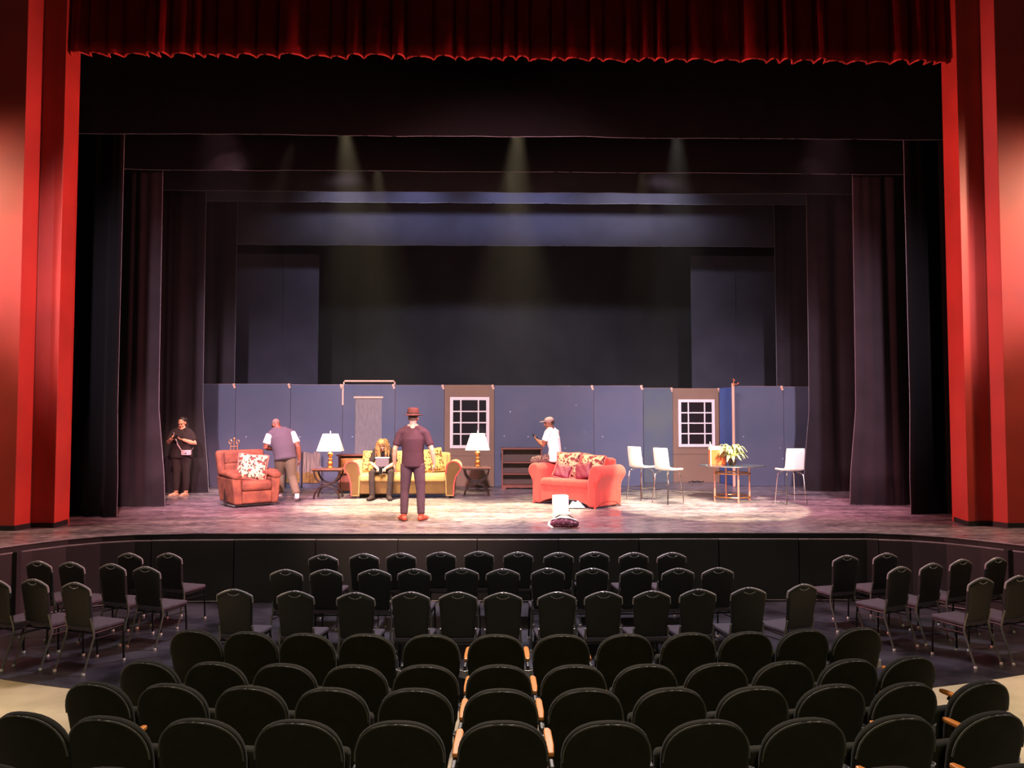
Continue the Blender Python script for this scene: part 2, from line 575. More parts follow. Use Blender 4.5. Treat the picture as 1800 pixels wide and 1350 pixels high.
def tag(o, label=None, cat=None, group=None, kind=None):
    if label:
        o['label'] = label
    if cat:
        o['category'] = cat
    if group:
        o['group'] = group
    if kind:
        o['kind'] = kind
    return o


def thing(name, label, cat, loc=(0, 0, 0), rz=0, group=None):
    o = bpy.data.objects.new(name, None)
    COL.objects.link(o)
    o.location = loc
    o.rotation_euler = (0, 0, rz)
    o.empty_display_size = 0.1
    return tag(o, label, cat, group)


KIDS = {}


def dup(o, parent=None):
    c = o.copy()
    COL.objects.link(c)
    if parent is not None:
        c.parent = parent
    for ch in KIDS.get(o.name) or [x for x in bpy.data.objects if x.parent == o]:
        dup(ch, c)
    return c


def cache_kids(o):
    KIDS[o.name] = [x for x in bpy.data.objects if x.parent == o]
    for k in KIDS[o.name]:
        cache_kids(k)


def struct(name, mb, m, label, parent=None, **kw):
    o = mb.build(name, m, parent, **kw)
    if parent is None:
        tag(o, label, None, None, 'structure')
    return o


def arc(cx, cz, r, a0, a1, n):
    return [(cx + r * math.cos(R(a0 + (a1 - a0) * i / n)), cz + r * math.sin(R(a0 + (a1 - a0) * i / n))) for i in range(n + 1)]


# ------------------------------------------------------------ setting: floors
PZ = -0.99
EDGE_PX = [(-140, 985), (-60, 972), (0, 962), (60, 954), (120, 947), (180, 942), (240, 939), (300, 938), (450, 937), (700, 937), (950, 937), (1200, 936),
           (1400, 936), (1520, 936), (1600, 939), (1660, 943), (1720, 949), (1800, 958), (1860, 967), (1940, 979)]
EDGE = [at(x, y, 0) for x, y in EDGE_PX]
mb = MB()
n = len(EDGE)
vs = [(p.x, p.y, 0.0) for p in EDGE] + [(p.x, 23.0, 0.0) for p in EDGE]
vs[n] = (-13, 23, 0)
vs[2 * n - 1] = (13, 23, 0)
fs = [(i, i + 1, n + i + 1, n + i) for i in range(n - 1)]
mb.add(vs, fs)
struct('floor', mb, M['stage'], 'scuffed black stage floor with curved front edge', smooth=False)
# stage nosing strip, the light it catches put in as paler grey
mb = MB()
mb.loft([(p.x, p.y - 0.004, -0.006) for p in EDGE], [0.011] * n, n=8)
struct('trim_1', mb, M['ledge'], 'thin pale strip along the stage front edge')

# fascia with panels
fw = [Vector((p.x, p.y + 0.012, 0)) for p in EDGE]
mb = MB()
vs = [(p.x, p.y - 0.01, -0.001) for p in fw] + [(p.x, p.y, PZ) for p in fw]
mb.add(vs, [(i, i + 1, n + i + 1, n + i) for i in range(n - 1)])
wall_front = struct('wall_front', mb, M['blackpaint'], 'black stage front wall of panels below the stage edge', smooth=False)


def path_at(px):
    # point on the fascia line seen at this column
    d = ray(px, 1000)
    best = None
    for a, b in zip(fw[:-1], fw[1:]):
        den = d.x * (b.y - a.y) - d.y * (b.x - a.x)
        t = (a.x * (b.y - a.y) - a.y * (b.x - a.x)) / den
        P = Vector((d.x * t, d.y * t, 0))
        if min(a.x, b.x) - 1e-4 <= P.x <= max(a.x, b.x) + 1e-4:
            best = P
    return best


def path_between(a, b):
    return [a] + [p for p in fw if a.x + 0.02 < p.x < b.x - 0.02] + [b]


SEAMS = [-60, 33, 268, 413, 556, 700, 839, 981, 1122, 1262, 1402, 1542, 1768, 1860]
for i in range(len(SEAMS) - 1):
    a, b = path_at(SEAMS[i]), path_at(SEAMS[i + 1])
    dr = (b - a).normalized() * 0.008
    pts = path_between(a + dr, b - dr)
    mb = MB()
    for lo, hi, off in ((PZ + 0.02, -0.1, 0.06),):
        m_ = len(pts)
        vs = [(p.x, p.y - off, lo) for p in pts] + [(p.x, p.y - off, hi) for p in pts] + [(p.x, p.y + 0.0, hi) for p in pts] + [(p.x, p.y, lo) for p in pts]
        fs = []
        for k in range(m_ - 1):
            for r_ in range(4):
                r2 = (r_ + 1) % 4
                fs.append((r_ * m_ + k, r_ * m_ + k + 1, r2 * m_ + k + 1, r2 * m_ + k))
        fs += [tuple(r_ * m_ for r_ in range(4)), tuple(r_ * m_ + m_ - 1 for r_ in range(4))]
        mb.add(vs, fs)
    pn = mb.build('panel', M['fascia'], wall_front, smooth=False)
    mb = MB()
    mb.loft([(p.x, p.y - 0.05, -0.094) for p in pts], [(0.012, 0.008)] * len(pts), side=(0, 0, 1), n=6)
    mb.build('top_rail', M['ledge'], pn)
    mb = MB()
    mb.loft([(p.x, p.y - 0.066, PZ + 0.02) for p in pts], [0.008] * len(pts), n=6)
    mb.build('bottom_rail', M['ledge'], pn)
for px in (33, 1768):
    a = path_at(px)
    mb = MB()
    mb.box(a.x - 0.035, a.x + 0.035, a.y - 0.1, a.y + 0.02, PZ, -0.08)
    mb.build('post', M['fascia'], wall_front, smooth=False, bevel=0.005)

# pit floor, arc boundary to the tan concrete
pc, pr = Vector((0.35, 22.7)), 15.55
p1 = at(0, 1165, PZ)
p2 = at(1800, 1170, PZ)
mb = MB()
A = [(-13 + 26 * i / 60) for i in range(61)]
vs, fs = [], []
for x in A:
    vs.append((x, pc.y - math.sqrt(max(1, pr * pr - (x - pc.x) ** 2)), PZ + 0.004))
    vs.append((x, 12.0, PZ + 0.004))
for i in range(60):
    fs.append((2 * i, 2 * i + 2, 2 * i + 3, 2 * i + 1))
mb.add(vs, fs)
struct('floor', mb, M['pit'], 'black pit floor in front of the stage', smooth=False)

SLOPE = [(-3, 0.02), (0, -0.12), (1.5, -0.33), (2.6, -0.52), (3.3, -0.64), (4.1, -0.77), (5.0, -0.89), (5.7, -0.955), (6.6, PZ), (12, PZ)]


def floor_z(y):
    for (a, za), (b, zb) in zip(SLOPE[:-1], SLOPE[1:]):
        if a <= y <= b:
            return za + (zb - za) * (y - a) / (b - a)
    return PZ


mb = MB()
vs, fs = [], []
for y, z in SLOPE:
    vs += [(-13, y, z), (13, y, z)]
for i in range(len(SLOPE) - 1):
    fs.append((2 * i, 2 * i + 1, 2 * i + 3, 2 * i + 2))
mb.add(vs, fs)
struct('floor', mb, M['concrete'], 'tan concrete auditorium floor sloping up from the pit', smooth=False)

# ------------------------------------------------------------ proscenium
HZ = 10.5


def pros(side):
    if side < 0:
        o0, o1 = at(25, 933), at(40, 931)
        f0 = at(82, 927)
        f1, b1 = at(95, 928), at(118, 921)
        xo = -13
    else:
        o0, o1 = at(1772, 928), at(1756, 927)
        f0 = at(1713, 924)
        f1, b1 = at(1702, 925), at(1678, 917)
        xo = 13
    yo = o0.y
    yf = f1.y
    # outer face, return, inner face, chamfer, reveal
    pts = [(xo, yo), (o0.x, yo), (o1.x, yf + 0.04), (f0.x, yf + 0.04), (f1.x, yf), (b1.x, b1.y), (b1.x + side * 0.02, b1.y + 0.1), (xo, b1.y + 0.1)]
    return pts


for sd, nm, lb in ((-1, 'left', 'red stepped proscenium wall left of the stage'), (1, 'right', 'red stepped proscenium wall right of the stage')):
    pts = pros(sd)
    mb = MB()
    mb.prism(pts, PZ, HZ, axis='z')
    struct('wall_' + nm, mb, M['proscenium'], lb, smooth=False, bevel=0.006)
    mb = MB()
    q = pts[:6]
    for a, b in zip(q[:-1], q[1:]):
        a, b = Vector(a), Vector(b)
        d = (b - a).normalized()
        nrm = Vector((d.y, -d.x))
        if nrm.y > 0 and abs(nrm.y) > 0.3:
            nrm = -nrm
        if abs(nrm.y) <= 0.3 and nrm.x * sd > 0:
            nrm = -nrm
        c = [a - d * 0.0, b + d * 0.008, b + d * 0.008 + nrm * 0.01, a + nrm * 0.01]
        mb.prism([tuple(v) for v in c], 0.002, 0.075, axis='z')
    struct('baseboard_' + nm, mb, M['blackpaint'], 'black baseboard at the foot of the red wall', smooth=False)

# header above the valance, ceiling, stage shell
mb = MB()
mb.box(-9, 9, 12.6, 12.8, 9.0, HZ)
struct('wall_header', mb, M['proscenium'], 'red wall above the stage opening', smooth=False)
mb = MB()
mb.box(-13, 13, 23.0, 23.2, 0, HZ)
struct('wall_back', mb, M['blackpaint'], 'black wall behind the stage', smooth=False)
for sx in (-1, 1):
    mb = MB()
    mb.box(sx * 13 - 0.1, sx * 13 + 0.1, 12.8, 23, 0, HZ)
    struct('wall_side', mb, M['blackpaint'], 'black side wall of the stage', smooth=False)
mb = MB()
mb.box(-13, 13, 12.8, 23, HZ, HZ + 0.1)
struct('ceiling', mb, M['blackpaint'], 'black ceiling over the stage', smooth=False)

# ------------------------------------------------------------ curtains


def curtain(name, label, x0, x1, y, z0, z1, m, hem_m, amp=0.05, wl=0.3, seed=0, group=None, hem_r=0.012, edge=None, flare=0.0, zwob=0.0, step=0.035, rows=8, puddle=0.0):
    nx = max(8, int(abs(x1 - x0) / step))
    mb = MB()
    vs = []
    bot = []
    for j in range(rows + 1):
        t = j / rows
        z = z1 + (z0 - z1) * t
        for i in range(nx + 1):
            u = i / nx
            x = x0 + (x1 - x0) * u
            k = x / wl
            a = noise.noise((k * 1.0, seed * 3.7, t * 0.35)) * 1.6
            b = noise.noise((k * 2.7, seed * 9.1 + 5, t * 0.25)) * 0.6
            c = noise.noise((k * 0.5, seed * 2.3 + 9, 0)) * 1.0
            s_ = amp * (a + b + c) * (0.75 + 0.35 * t)
            zz = z + (zwob * noise.noise((x * 1.7, seed, 3.3)) if j == rows else 0)
            yy = y + s_
            xx = x
            if edge is not None and flare:
                w = max(0, 1 - abs(x - edge) / 0.5)
                xx += flare * w * max(0, t - 0.78) / 0.22 * (1 if x1 > x0 else -1)
            if puddle and j == rows:
                yy -= puddle * (0.5 + 0.5 * noise.noise((x * 5, seed, 1)))
            vs.append((xx, yy, zz))
            if j == rows:
                bot.append((xx, yy, zz))
    fs = []
    for j in range(rows):
        for i in range(nx):
            a = j * (nx + 1) + i
            fs.append((a, a + 1, a + nx + 2, a + nx + 1))
    mb.add(vs, fs)
    root = mb.build(name, m, None, solid=0.012)
    tag(root, label, 'curtain', group)
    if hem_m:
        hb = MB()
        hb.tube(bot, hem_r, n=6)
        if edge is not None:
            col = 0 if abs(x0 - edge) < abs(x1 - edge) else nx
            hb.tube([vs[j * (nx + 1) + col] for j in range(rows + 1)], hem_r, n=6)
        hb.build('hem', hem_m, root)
    return root


val_l, val_r = at(118, 921).x, at(1678, 917).x


def valance():
    # deep pinch pleats with a scalloped hem
    mb = MB()
    x = val_l + 0.04
    xs, ys = [], []
    rnd = random.Random(11)
    y0 = 12.22
    while x < val_r - 0.05:
        w = rnd.uniform(0.16, 0.46)
        d = rnd.uniform(0.08, 0.17)
        flip = rnd.random() < 0.5
        for t, e in ((0, 0.0), (0.06, 0.45), (0.14, 0.85), (0.3, 1.0), (0.55, 0.92), (0.78, 0.6), (0.93, 0.15)):
            tt = 1 - t if flip else t
            xs.append((x + w * t) if not flip else (x + w * t))
            ys.append(y0 - d * (e if not flip else (0, .15, .6, .92, 1, .85, .45)[int([0, .06, .14, .3, .55, .78, .93].index(t))]))
        x += w
    rows = 10
    vs = []
    n_ = len(xs)
    bot = []
    for j in range(rows + 1):
        t = j / rows
        z = 9.6 + (7.47 - 9.6) * t
        for i in range(n_):
            g = 0.7 + 0.45 * t * t
            vs.append((xs[i], y0 + (ys[i] - y0) * g + 0.01 * noise.noise((xs[i] * 9, t * 2, 0)), z + (0.03 * noise.noise((xs[i] * 2.2, 4, 0)) if j == rows else 0)))
            if j == rows:
                bot.append(vs[-1])
    fs = [(j * n_ + i, j * n_ + i + 1, (j + 1) * n_ + i + 1, (j + 1) * n_ + i) for j in range(rows) for i in range(n_ - 1)]
    mb.add(vs, fs)
    root = mb.build('valance_curtain', M['redvelvet'], None, solid=0.015)
    tag(root, 'dark red pleated velvet valance hanging across the top of the stage', 'curtain')
    hb = MB()
    hb.tube(bot, 0.017, n=6)
    hb.build('hem', M['redhem_lit'], root)


valance()

ORD = ['first', 'second', 'third', 'fourth', 'fifth', 'sixth', 'seventh', 'eighth', 'ninth', 'tenth', 'eleventh', 'twelfth', 'thirteenth', 'fourteenth']
# borders (horizontal), then legs (vertical)
for i, (y, pxm, ym, amp) in enumerate(((13.1, 900, 240, 0.02), (14.55, 900, 302, 0.02), (16.95, 900, 338, 0.02), (18.92, 900, 357, 0.02), (19.7, 900, 432, 0.02))):
    zb = aty(pxm, ym, y).z
    pos = ['nearest the audience, just behind the red valance', 'second from the audience, above the sofas', 'third from the audience',
           'fourth from the audience, a narrow lit strip', 'farthest upstage, broad and lit blue grey'][i]
    curtain('border_curtain', 'flat black border curtain, ' + pos, -8.9, 8.9, y, zb, HZ - 0.4, [M['velour'], M['velour'], M['velour_lit'], M['border'], M['border']][i], M['hem_rim_lit'], amp=amp, wl=1.2, seed=i + 20,
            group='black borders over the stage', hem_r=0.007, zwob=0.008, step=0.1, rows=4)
LEGS = [(13.38, 214, 1593, 4.5), (14.85, 281, 1504, 4), (17.5, 359, 1422, 4), (19.25, 415, 1364, 3.6)]
for i, (y, pl, pr_, w) in enumerate(LEGS):
    for sd, px in ((-1, pl), (1, pr_)):
        x0 = aty(px, 560, y).x
        lb = 'tall black leg curtain at the ' + ('left' if sd < 0 else 'right') + ' of the stage, ' + ORD[i] + ' from the audience'
        curtain('leg_curtain', lb, x0, x0 + sd * w, y, 0.012, 8.6, M['velour'] if i == 0 else M['velour_lit'], M['hem_rim_lit'], amp=0.07 + 0.02 * (i == 0), wl=0.34, seed=i * 2 + (sd > 0), group='black leg curtains beside the stage',
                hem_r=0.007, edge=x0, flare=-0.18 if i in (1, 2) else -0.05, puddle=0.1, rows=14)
# short masking panels upstage and the backdrop
for sd, pa, pb, seams in ((-1, 415, 560, (500,)), (1, 1215, 1372, (1291,))):
    xa, xb = aty(pa, 500, 20.6).x, aty(pb, 500, 20.6).x
    zt = aty(900, 448, 20.6).z
    mb = MB()
    mb.box(xa, xb, 20.6, 20.66, 0, zt)
    t = mb.build('masking_flat', M['border'], None, smooth=False, bevel=0.01)
    tag(t, 'tall dark grey masking panel upstage at the ' + ('left' if sd < 0 else 'right') + ', behind the blue flats', 'panel', 'tall masking panels upstage')
    for sm in seams:
        xs_ = aty(sm, 500, 20.6).x
        mb = MB()
        mb.box(xs_ - 0.02, xs_ + 0.02, 20.58, 20.6, 0, zt - 0.01)
        mb.build('batten', M['border'], t, smooth=False)
curtain('backdrop_curtain', 'plain black backdrop curtain closing the stage at the rear', -9, 9, 22.3, 0.01, 9, M['backdrop'], None, amp=0.05, wl=0.5, seed=50, step=0.1)

# ------------------------------------------------------------ scenery flats
FY = 18.85
FB = []


def flat_box(name, label, pa, pb, ptop, y, m, group='blue scenery flats', hole=None, pa_b=None, cat='scenery flat', raw=True, spin=0):
    xa, xb = aty(pa, 760, y).x, aty(pb, 760, y).x
    zt = aty((pa + pb) / 2, ptop, y).z
    w = xb - xa
    root = thing(name, label, cat, ((xa + xb) / 2, y, 0), spin, group)
    mb = MB()
    g = 0.004
    if hole:
        hx0, hx1, hz0, hz1 = hole
        hx0 -= (xa + xb) / 2
        hx1 -= (xa + xb) / 2
        mb.box(-w / 2 + g, hx0, 0, 0.03, 0.004, zt)
        mb.box(hx1, w / 2 - g, 0, 0.03, 0.004, zt)
        mb.box(hx0, hx1, 0, 0.03, hz1, zt)
        if hz0 > 0.02:
            mb.box(hx0, hx1, 0, 0.03, 0.004, hz0)
    else:
        mb.box(-w / 2 + g, w / 2 - g, 0, 0.03, 0.004, zt)
    mb.build('facing', m, root, smooth=False, bevel=0.003, seg=1)
    mb = MB()
    mb.box(-w / 2 + g, w / 2 - g, 0.03, 0.07, zt - 0.06, zt + 0.004)
    mb.box(-w / 2 + g, w / 2 - g, 0.03, 0.07, 0.004, 0.09)
    for xx in (-w / 2 + g, w / 2 - g - 0.06):
        mb.box(xx, xx + 0.06, 0.03, 0.07, 0.09, zt - 0.06)
    mb.build('frame', M['rawwood'], root, smooth=False)
    mb = MB()
    mb.box(w / 2 - 0.07, w / 2 - 0.02, -0.012, 0.0, zt - 0.05, zt + 0.012)
    mb.box(w / 2 - 0.05, w / 2 + 0.0, -0.012, 0.0, zt - 0.1, zt - 0.05)
    mb.build('clamp', M['rawwood'], root, smooth=False)
    return root, xa, xb, zt


def window_on(root, xa, xb, y, pxa, pxb, pya, pyb):
    cx = (xa + xb) / 2
    x0, x1 = aty(pxa, 740, y).x - cx, aty(pxb, 740, y).x - cx
    z1, z0 = aty(830, pya, y).z, aty(830, pyb, y).z
    fw_ = 0.075
    mb = MB()
    mb.box(x0, x0 + fw_, -0.035, 0.005, z0, z1)
    mb.box(x1 - fw_, x1, -0.035, 0.005, z0, z1)
    mb.box(x0 + fw_, x1 - fw_, -0.035, 0.005, z1 - fw_, z1)
    mb.box(x0 + fw_, x1 - fw_, -0.035, 0.005, z0, z0 + fw_)
    fr = mb.build('window_frame', M['winwhite'], root, smooth=False, bevel=0.004, seg=1)
    fr['label'] = 'white window frame with twelve dark panes'
    ix0, ix1, iz0, iz1 = x0 + fw_, x1 - fw_, z0 + fw_, z1 - fw_
    W, H = ix1 - ix0, iz1 - iz0
    xs = [ix0, ix0 + W * 0.235, ix0 + W * 0.765, ix1]
    zs = [iz0 + H * k / 4 for k in range(5)]
    for k in (1, 2):
        mb = MB()
        mb.box(xs[k] - 0.016, xs[k] + 0.016, -0.028, 0.003, iz0, iz1)
        mb.build('muntin', M['winwhite'], fr, smooth=False)
    for k in (1, 2, 3):
        mb = MB()
        mb.box(ix0, ix1, -0.026, 0.003, zs[k] - 0.016, zs[k] + 0.016)
        mb.build('muntin', M['winwhite'], fr, smooth=False)
    for a in range(3):
        for b in range(4):
            mb = MB()
            mb.box(xs[a], xs[a + 1], -0.006, 0.004, zs[b], zs[b + 1])
            mb.build('pane', M['winglass'], fr, smooth=False)
    mb = MB()
    w = xb - xa
    zr = z0 - 0.16
    mb.box(-w / 2 + 0.01, w / 2 - 0.01, -0.014, 0.0, zr - 0.02, zr + 0.012)
    mb.build('chair_rail', M['flattan'], root, smooth=False)


SPEC = [
    (354, 413, 675, FY, 'flatblue', 'slate blue flat at the stage left end, behind the standing woman'),
    (413, 510, 675, FY, 'flatblue', 'slate blue flat behind the brown recliner'),
    (510, 602, 676, FY, 'flatblue', 'slate blue flat behind the left table lamp and grey fence boards'),
]
for pa, pb, pt, y, m, lb in SPEC:
    flat_box('scenery_flat', lb, pa, pb, pt, y, M[m])
# door flat
xd0, xd1 = aty(624, 740, FY).x, aty(671, 740, FY).x
zd = aty(647, 699, FY).z
root, xa, xb, zt = flat_box('scenery_flat', 'slate blue flat with a grey draped doorway behind the gold sofa', 602, 694, 676, FY, M['flatblue'], hole=(xd0, xd1, 0, zd))
cx = (xa + xb) / 2
mb = MB()
mb.box(xd0 - cx, xd1 - cx, 0.02, 0.03, 0.01, zd)
mb.build('door_drape', M['muslin'], root, smooth=False)
mb = MB()
mb.box(xd0 - cx - 0.03, xd1 - cx + 0.03, -0.02, 0.02, zd - 0.015, zd + 0.03)
mb.build('door_header', M['rawwood'], root, smooth=False)
mb = MB()
mb.box(xa - cx, xb - cx, 0.03, 0.06, zt + 0.07, zt + 0.11)
mb.box(xa - cx, xa - cx + 0.03, 0.03, 0.06, 1.9, zt + 0.11)
mb.box(xb - cx - 0.03, xb - cx, 0.03, 0.06, zt, zt + 0.11)
mb.box(xa - cx - 0.015, xa - cx + 0.02, -0.012, 0.0, zt - 0.5, zt + 0.0)
mb.build('batten', M['rawwood'], root, smooth=False)
flat_box('scenery_flat', 'slate blue flat behind the man in the hat, left of the first painted window', 694, 781, 677, FY, M['flatblue'])
rw, xa, xb, zt = flat_box('window_flat', 'tan flat with white twelve-pane window behind the right table lamp', 781, 869, 677, FY, M['flattan'], group='tan window flats')
window_on(rw, xa, xb, FY, 791, 860, 698, 788)
flat_box('scenery_flat', 'wide slate blue flat behind the man in the white shirt', 869, 1044, 678, FY, M['flatblue'])
flat_box('scenery_flat', 'slate blue flat behind the right half of the salmon loveseat', 1044, 1131, 678, FY, M['flatblue'])
flat_box('scenery_flat', 'green grey flat set back behind the first two white stools', 1131, 1184, 682, 19.95, M['flatgreen'])
rw, xa, xb, zt = flat_box('window_flat', 'tan flat with white twelve-pane window behind the stools and glass table', 1183, 1267, 683, 19.9, M['flattan'], group='tan window flats')
window_on(rw, xa, xb, 19.9, 1192, 1256, 702, 786)
# angled bright blue flat
a, b = Vector((aty(1265, 740, 19.8).x, 19.8)), Vector((aty(1289, 740, 18.9).x, 18.9))
rt = thing('scenery_flat', 'narrow bright blue flat turned inward beside the wooden pole', 'scenery flat', (a.x, a.y, 0), math.atan2(b.y - a.y, b.x - a.x), 'blue scenery flats')
mb = MB()
mb.box(0, (b - a).length, 0, 0.03, 0.004, 2.44)
mb.build('facing', M['flatsky'], rt, smooth=False, bevel=0.003, seg=1)
mb = MB()
for xx in (0.0, (b - a).length - 0.05):
    mb.box(xx, xx + 0.05, 0.03, 0.07, 0.004, 2.44)
mb.build('frame', M['rawwood'], rt, smooth=False)
flat_box('scenery_flat', 'slate blue flat between the wooden pole and the farthest white stool', 1291, 1378, 679, FY, M['flatblue'])
flat_box('scenery_flat', 'slate blue flat at the stage right end, behind the farthest white stool', 1378, 1428, 680, FY, M['flatblue'])
# upright wooden pole with clamp
p = aty(1289, 740, 18.72)
pole = thing('wooden_pole', 'upright pink-lit wooden pole with a clamp between two blue flats', 'pole', (p.x, 18.72, 0))
mb = MB()
mb.box(-0.03, 0.03, -0.02, 0.02, 0.002, 2.52)
mb.build('post', M['rawwood'], pole, smooth=False, bevel=0.004)
mb = MB()
mb.tube([(0.0, -0.03, 2.46), (0.0, -0.04, 2.56), (0.03, -0.04, 2.6), (-0.01, -0.04, 2.63)], 0.012)
mb.tube([(0.0, -0.03, 2.5), (0.1, -0.04, 2.5), (0.13, -0.04, 2.54)], 0.012)
mb.build('clamp', M['orange'], pole)

# painted fence boards leaning against the flats
for k, (pa, pb, lb) in enumerate(((503, 527, 'grey and ochre fence board section half hidden by the walking man'), (532, 563, 'grey and ochre fence board section left of the table with lamp'))):
    xa, xb = aty(pa, 830, 18.6).x, aty(pb, 830, 18.6).x
    rt = thing('fence_section', lb, 'fence', ((xa + xb) / 2, 18.62, 0.0), 0, 'fence sections against the flats')
    w = xb - xa
    nn = 5
    for i in range(nn):
        x0 = -w / 2 + w * i / nn
        mb = MB()
        h = 0.86 - 0.02 * ((i * 7) % 3)
        mb.box(x0 + 0.004, x0 + w / nn - 0.004, -0.012, 0.012, 0.28, h)
        s_ = mb.build('slat', M['slatgrey'], rt, smooth=False, bevel=0.003, seg=1)
        mb = MB()
        mb.box(x0 + 0.002, x0 + w / nn - 0.002, -0.018, 0.0, 0.12, 0.36 + 0.03 * ((i * 5) % 2))
        mb.build('slat', M['ochre'], rt, smooth=False, bevel=0.003, seg=1)
    mb = MB()
    mb.box(-w / 2 - 0.02, w / 2 + 0.02, 0.012, 0.04, 0.003, 0.82)
    mb.build('backing', M['flatblue'], rt, smooth=False)
    mb = MB()
    mb.box(-w / 2 - 0.03, -w / 2 - 0.005, -0.02, 0.04, 0.003, 0.86)
    mb.build('upright', M['darkwood'], rt, smooth=False)

# ------------------------------------------------------------ stage haze
mb = MB()
mb.box(-8.8, 8.8, 13.0, 22.2, 0.02, 9.6)
hz_m = bpy.data.materials.new('thin stage haze')
hz_m.use_nodes = True
nt_ = hz_m.node_tree
nt_.nodes.remove(nt_.nodes['Principled BSDF'])
vs_ = nt_.nodes.new('ShaderNodeVolumeScatter')
vs_.inputs['Density'].default_value = HAZE
vs_.inputs['Anisotropy'].default_value = 0.1
nt_.links.new(vs_.outputs[0], nt_.nodes['Material Output'].inputs['Volume'])
hz = mb.build('stage_haze', hz_m, None, smooth=False)
tag(hz, 'thin haze in the air over the stage showing light beams', 'haze', None, 'stuff')

# ------------------------------------------------------------ sofas


def scaled(o, s):
    o.scale = (s, s, s)
    return o


def sofa(name, label, loc, rz, W, D, fab, dark, slip=False, armh=0.76, backh=0.95):
    t = thing(name, label, 'sofa', loc, rz)
    aw = 0.26
    # arms: rolled profile in (x, z)
    for sx in (-1, 1):
        x_out = W / 2
        prof = [(x_out - 0.03, 0.02 if slip else 0.05), (x_out - 0.02, 0.3), (x_out + 0.02, 0.46), (x_out + 0.1, 0.58)]
        prof += arc(x_out - 0.03, armh - 0.14, 0.15, -10, 190, 10)
        prof += [(x_out - aw + 0.06, 0.5), (x_out - aw + 0.07, 0.02 if slip else 0.05)]
        prof = [(sx * x, z) for x, z in prof]
        mb = MB()
        mb.prism(prof, -D / 2 + (0.0), D / 2 - 0.06)
        a = mb.build('armrest', fab, t, bevel=0.035, seg=3)
        # piped front edge
        if not slip:
            mb = MB()
            out = [(x, -D / 2 - 0.004, z) for x, z in prof]
            mb.tube(out[:-1], 0.016)
            mb.build('piping', M['salmon'], a)
            mb = MB()
            cxp = sum(q[0] for q in prof) / len(prof)
            czp = sum(q[1] for q in prof) / len(prof)
            mb.prism([(cxp + (x - cxp) * 0.9, czp + (z - czp) * 0.95) for x, z in prof], -D / 2 - 0.006, -D / 2 + 0.01)
            mb.build('front_panel', M['goldbase'], a, smooth=False)
    xi = W / 2 - aw + 0.07
    # base front
    mb = MB()
    if slip:
        n_ = 24
        vs, fs = [], []
        xw = xi + 0.02
        for i in range(n_ + 1):
            x = -xw + 2 * xw * i / n_
            k = 1 - (x / xw) ** 2
            zb = 0.02 + 0.13 * k ** 0.7
            for yy in (-D / 2 + 0.03, -D / 2 + 0.09):
                vs += [(x, yy, zb), (x, yy, 0.44)]
        for i in range(n_):
            a = i * 4
            b = a + 4
            fs += [(a, b, b + 1, a + 1), (a + 2, a + 3, b + 3, b + 2), (a, a + 2, b + 2, b), (a + 1, b + 1, b + 3, a + 3)]
        mb.add(vs, fs)
        mb.build('skirt', fab, t)
        for sx in (-1, 1):   # scalloped side skirts and pointed corner hems
            mb = MB()
            poly = [(-D / 2, 0.0), (-D / 2 + 0.1, 0.06), (-D / 4, 0.1), (0, 0.115), (D / 4, 0.09), (D / 2 - 0.12, 0.03), (D / 2 - 0.06, 0.0), (D / 2 - 0.06, 0.5), (-D / 2, 0.5)]
            mb.prism(poly, sx * (W / 2 - 0.045), sx * (W / 2 - 0.015), axis='x')
            mb.build('skirt', fab, t)
        mb = MB()
        mb.box(-xi, xi, -D / 2 + 0.1, D / 2 - 0.1, 0.16, 0.36)
        mb.build('base', fab, t)
        for sx in (-1, 1):
            for yy in (-D / 2 + 0.1, D / 2 - 0.14):
                mb = MB()
                mb.box(sx * (W / 2 - 0.12) - 0.03, sx * (W / 2 - 0.12) + 0.03, yy - 0.03, yy + 0.03, 0.0, 0.2)
                mb.build('foot', M['darkwood'], t, smooth=False)
    else:
        mb.box(-xi, xi, -D / 2 + 0.04, D / 2 - 0.06, 0.09, 0.4)
        mb.build('base', M['goldbase'], t, bevel=0.02)
        for sx in (-1, 1):
            for yy in (-D / 2 + 0.08, D / 2 - 0.14):
                mb = MB()
                mb.box(sx * (W / 2 - 0.16) - 0.035, sx * (W / 2 - 0.16) + 0.035, yy - 0.035, yy + 0.035, 0.0, 0.1)
                mb.build('foot', M['darkwood'], t, smooth=False)
    # seat cushions
    nc = 1 if slip else 2
    for i in range(nc):
        cw = 2 * xi / nc
        x0 = -xi + cw * i
        mb = MB()
        mb.box(x0 + 0.006, x0 + cw - 0.006, -D / 2 + 0.0, D / 2 - 0.26, 0.35, 0.51)
        mb.build('seat_cushion', fab, t, bevel=0.055, seg=4)
    # back
    mb = MB()
    nb = 16
    poly = []
    for i in range(nb + 1):
        x = -xi - 0.05 + (2 * xi + 0.1) * i / nb
        poly.append((x, backh - 0.03 + 0.035 * math.cos(x / xi * PI * 0.5)))
    poly += [(xi + 0.05, 0.1), (-xi - 0.05, 0.1)]
    mb.prism(poly, D / 2 - 0.2, D / 2)
    mb.build('backrest', fab, t, bevel=0.05, seg=3)
    for i in range(2):
        cw = 2 * xi / 2
        mb = MB()
        mb.box(-xi + cw * i + 0.01, -xi + cw * (i + 1) - 0.01, -0.08, 0.08, 0.0, 0.44)
        mb.xform(Matrix.Translation((0, D / 2 - 0.27, 0.49)) @ Matrix.Rotation(R(-9), 4, 'X'))
        mb.build('back_cushion', fab, t, bevel=0.06, seg=4)
    return t


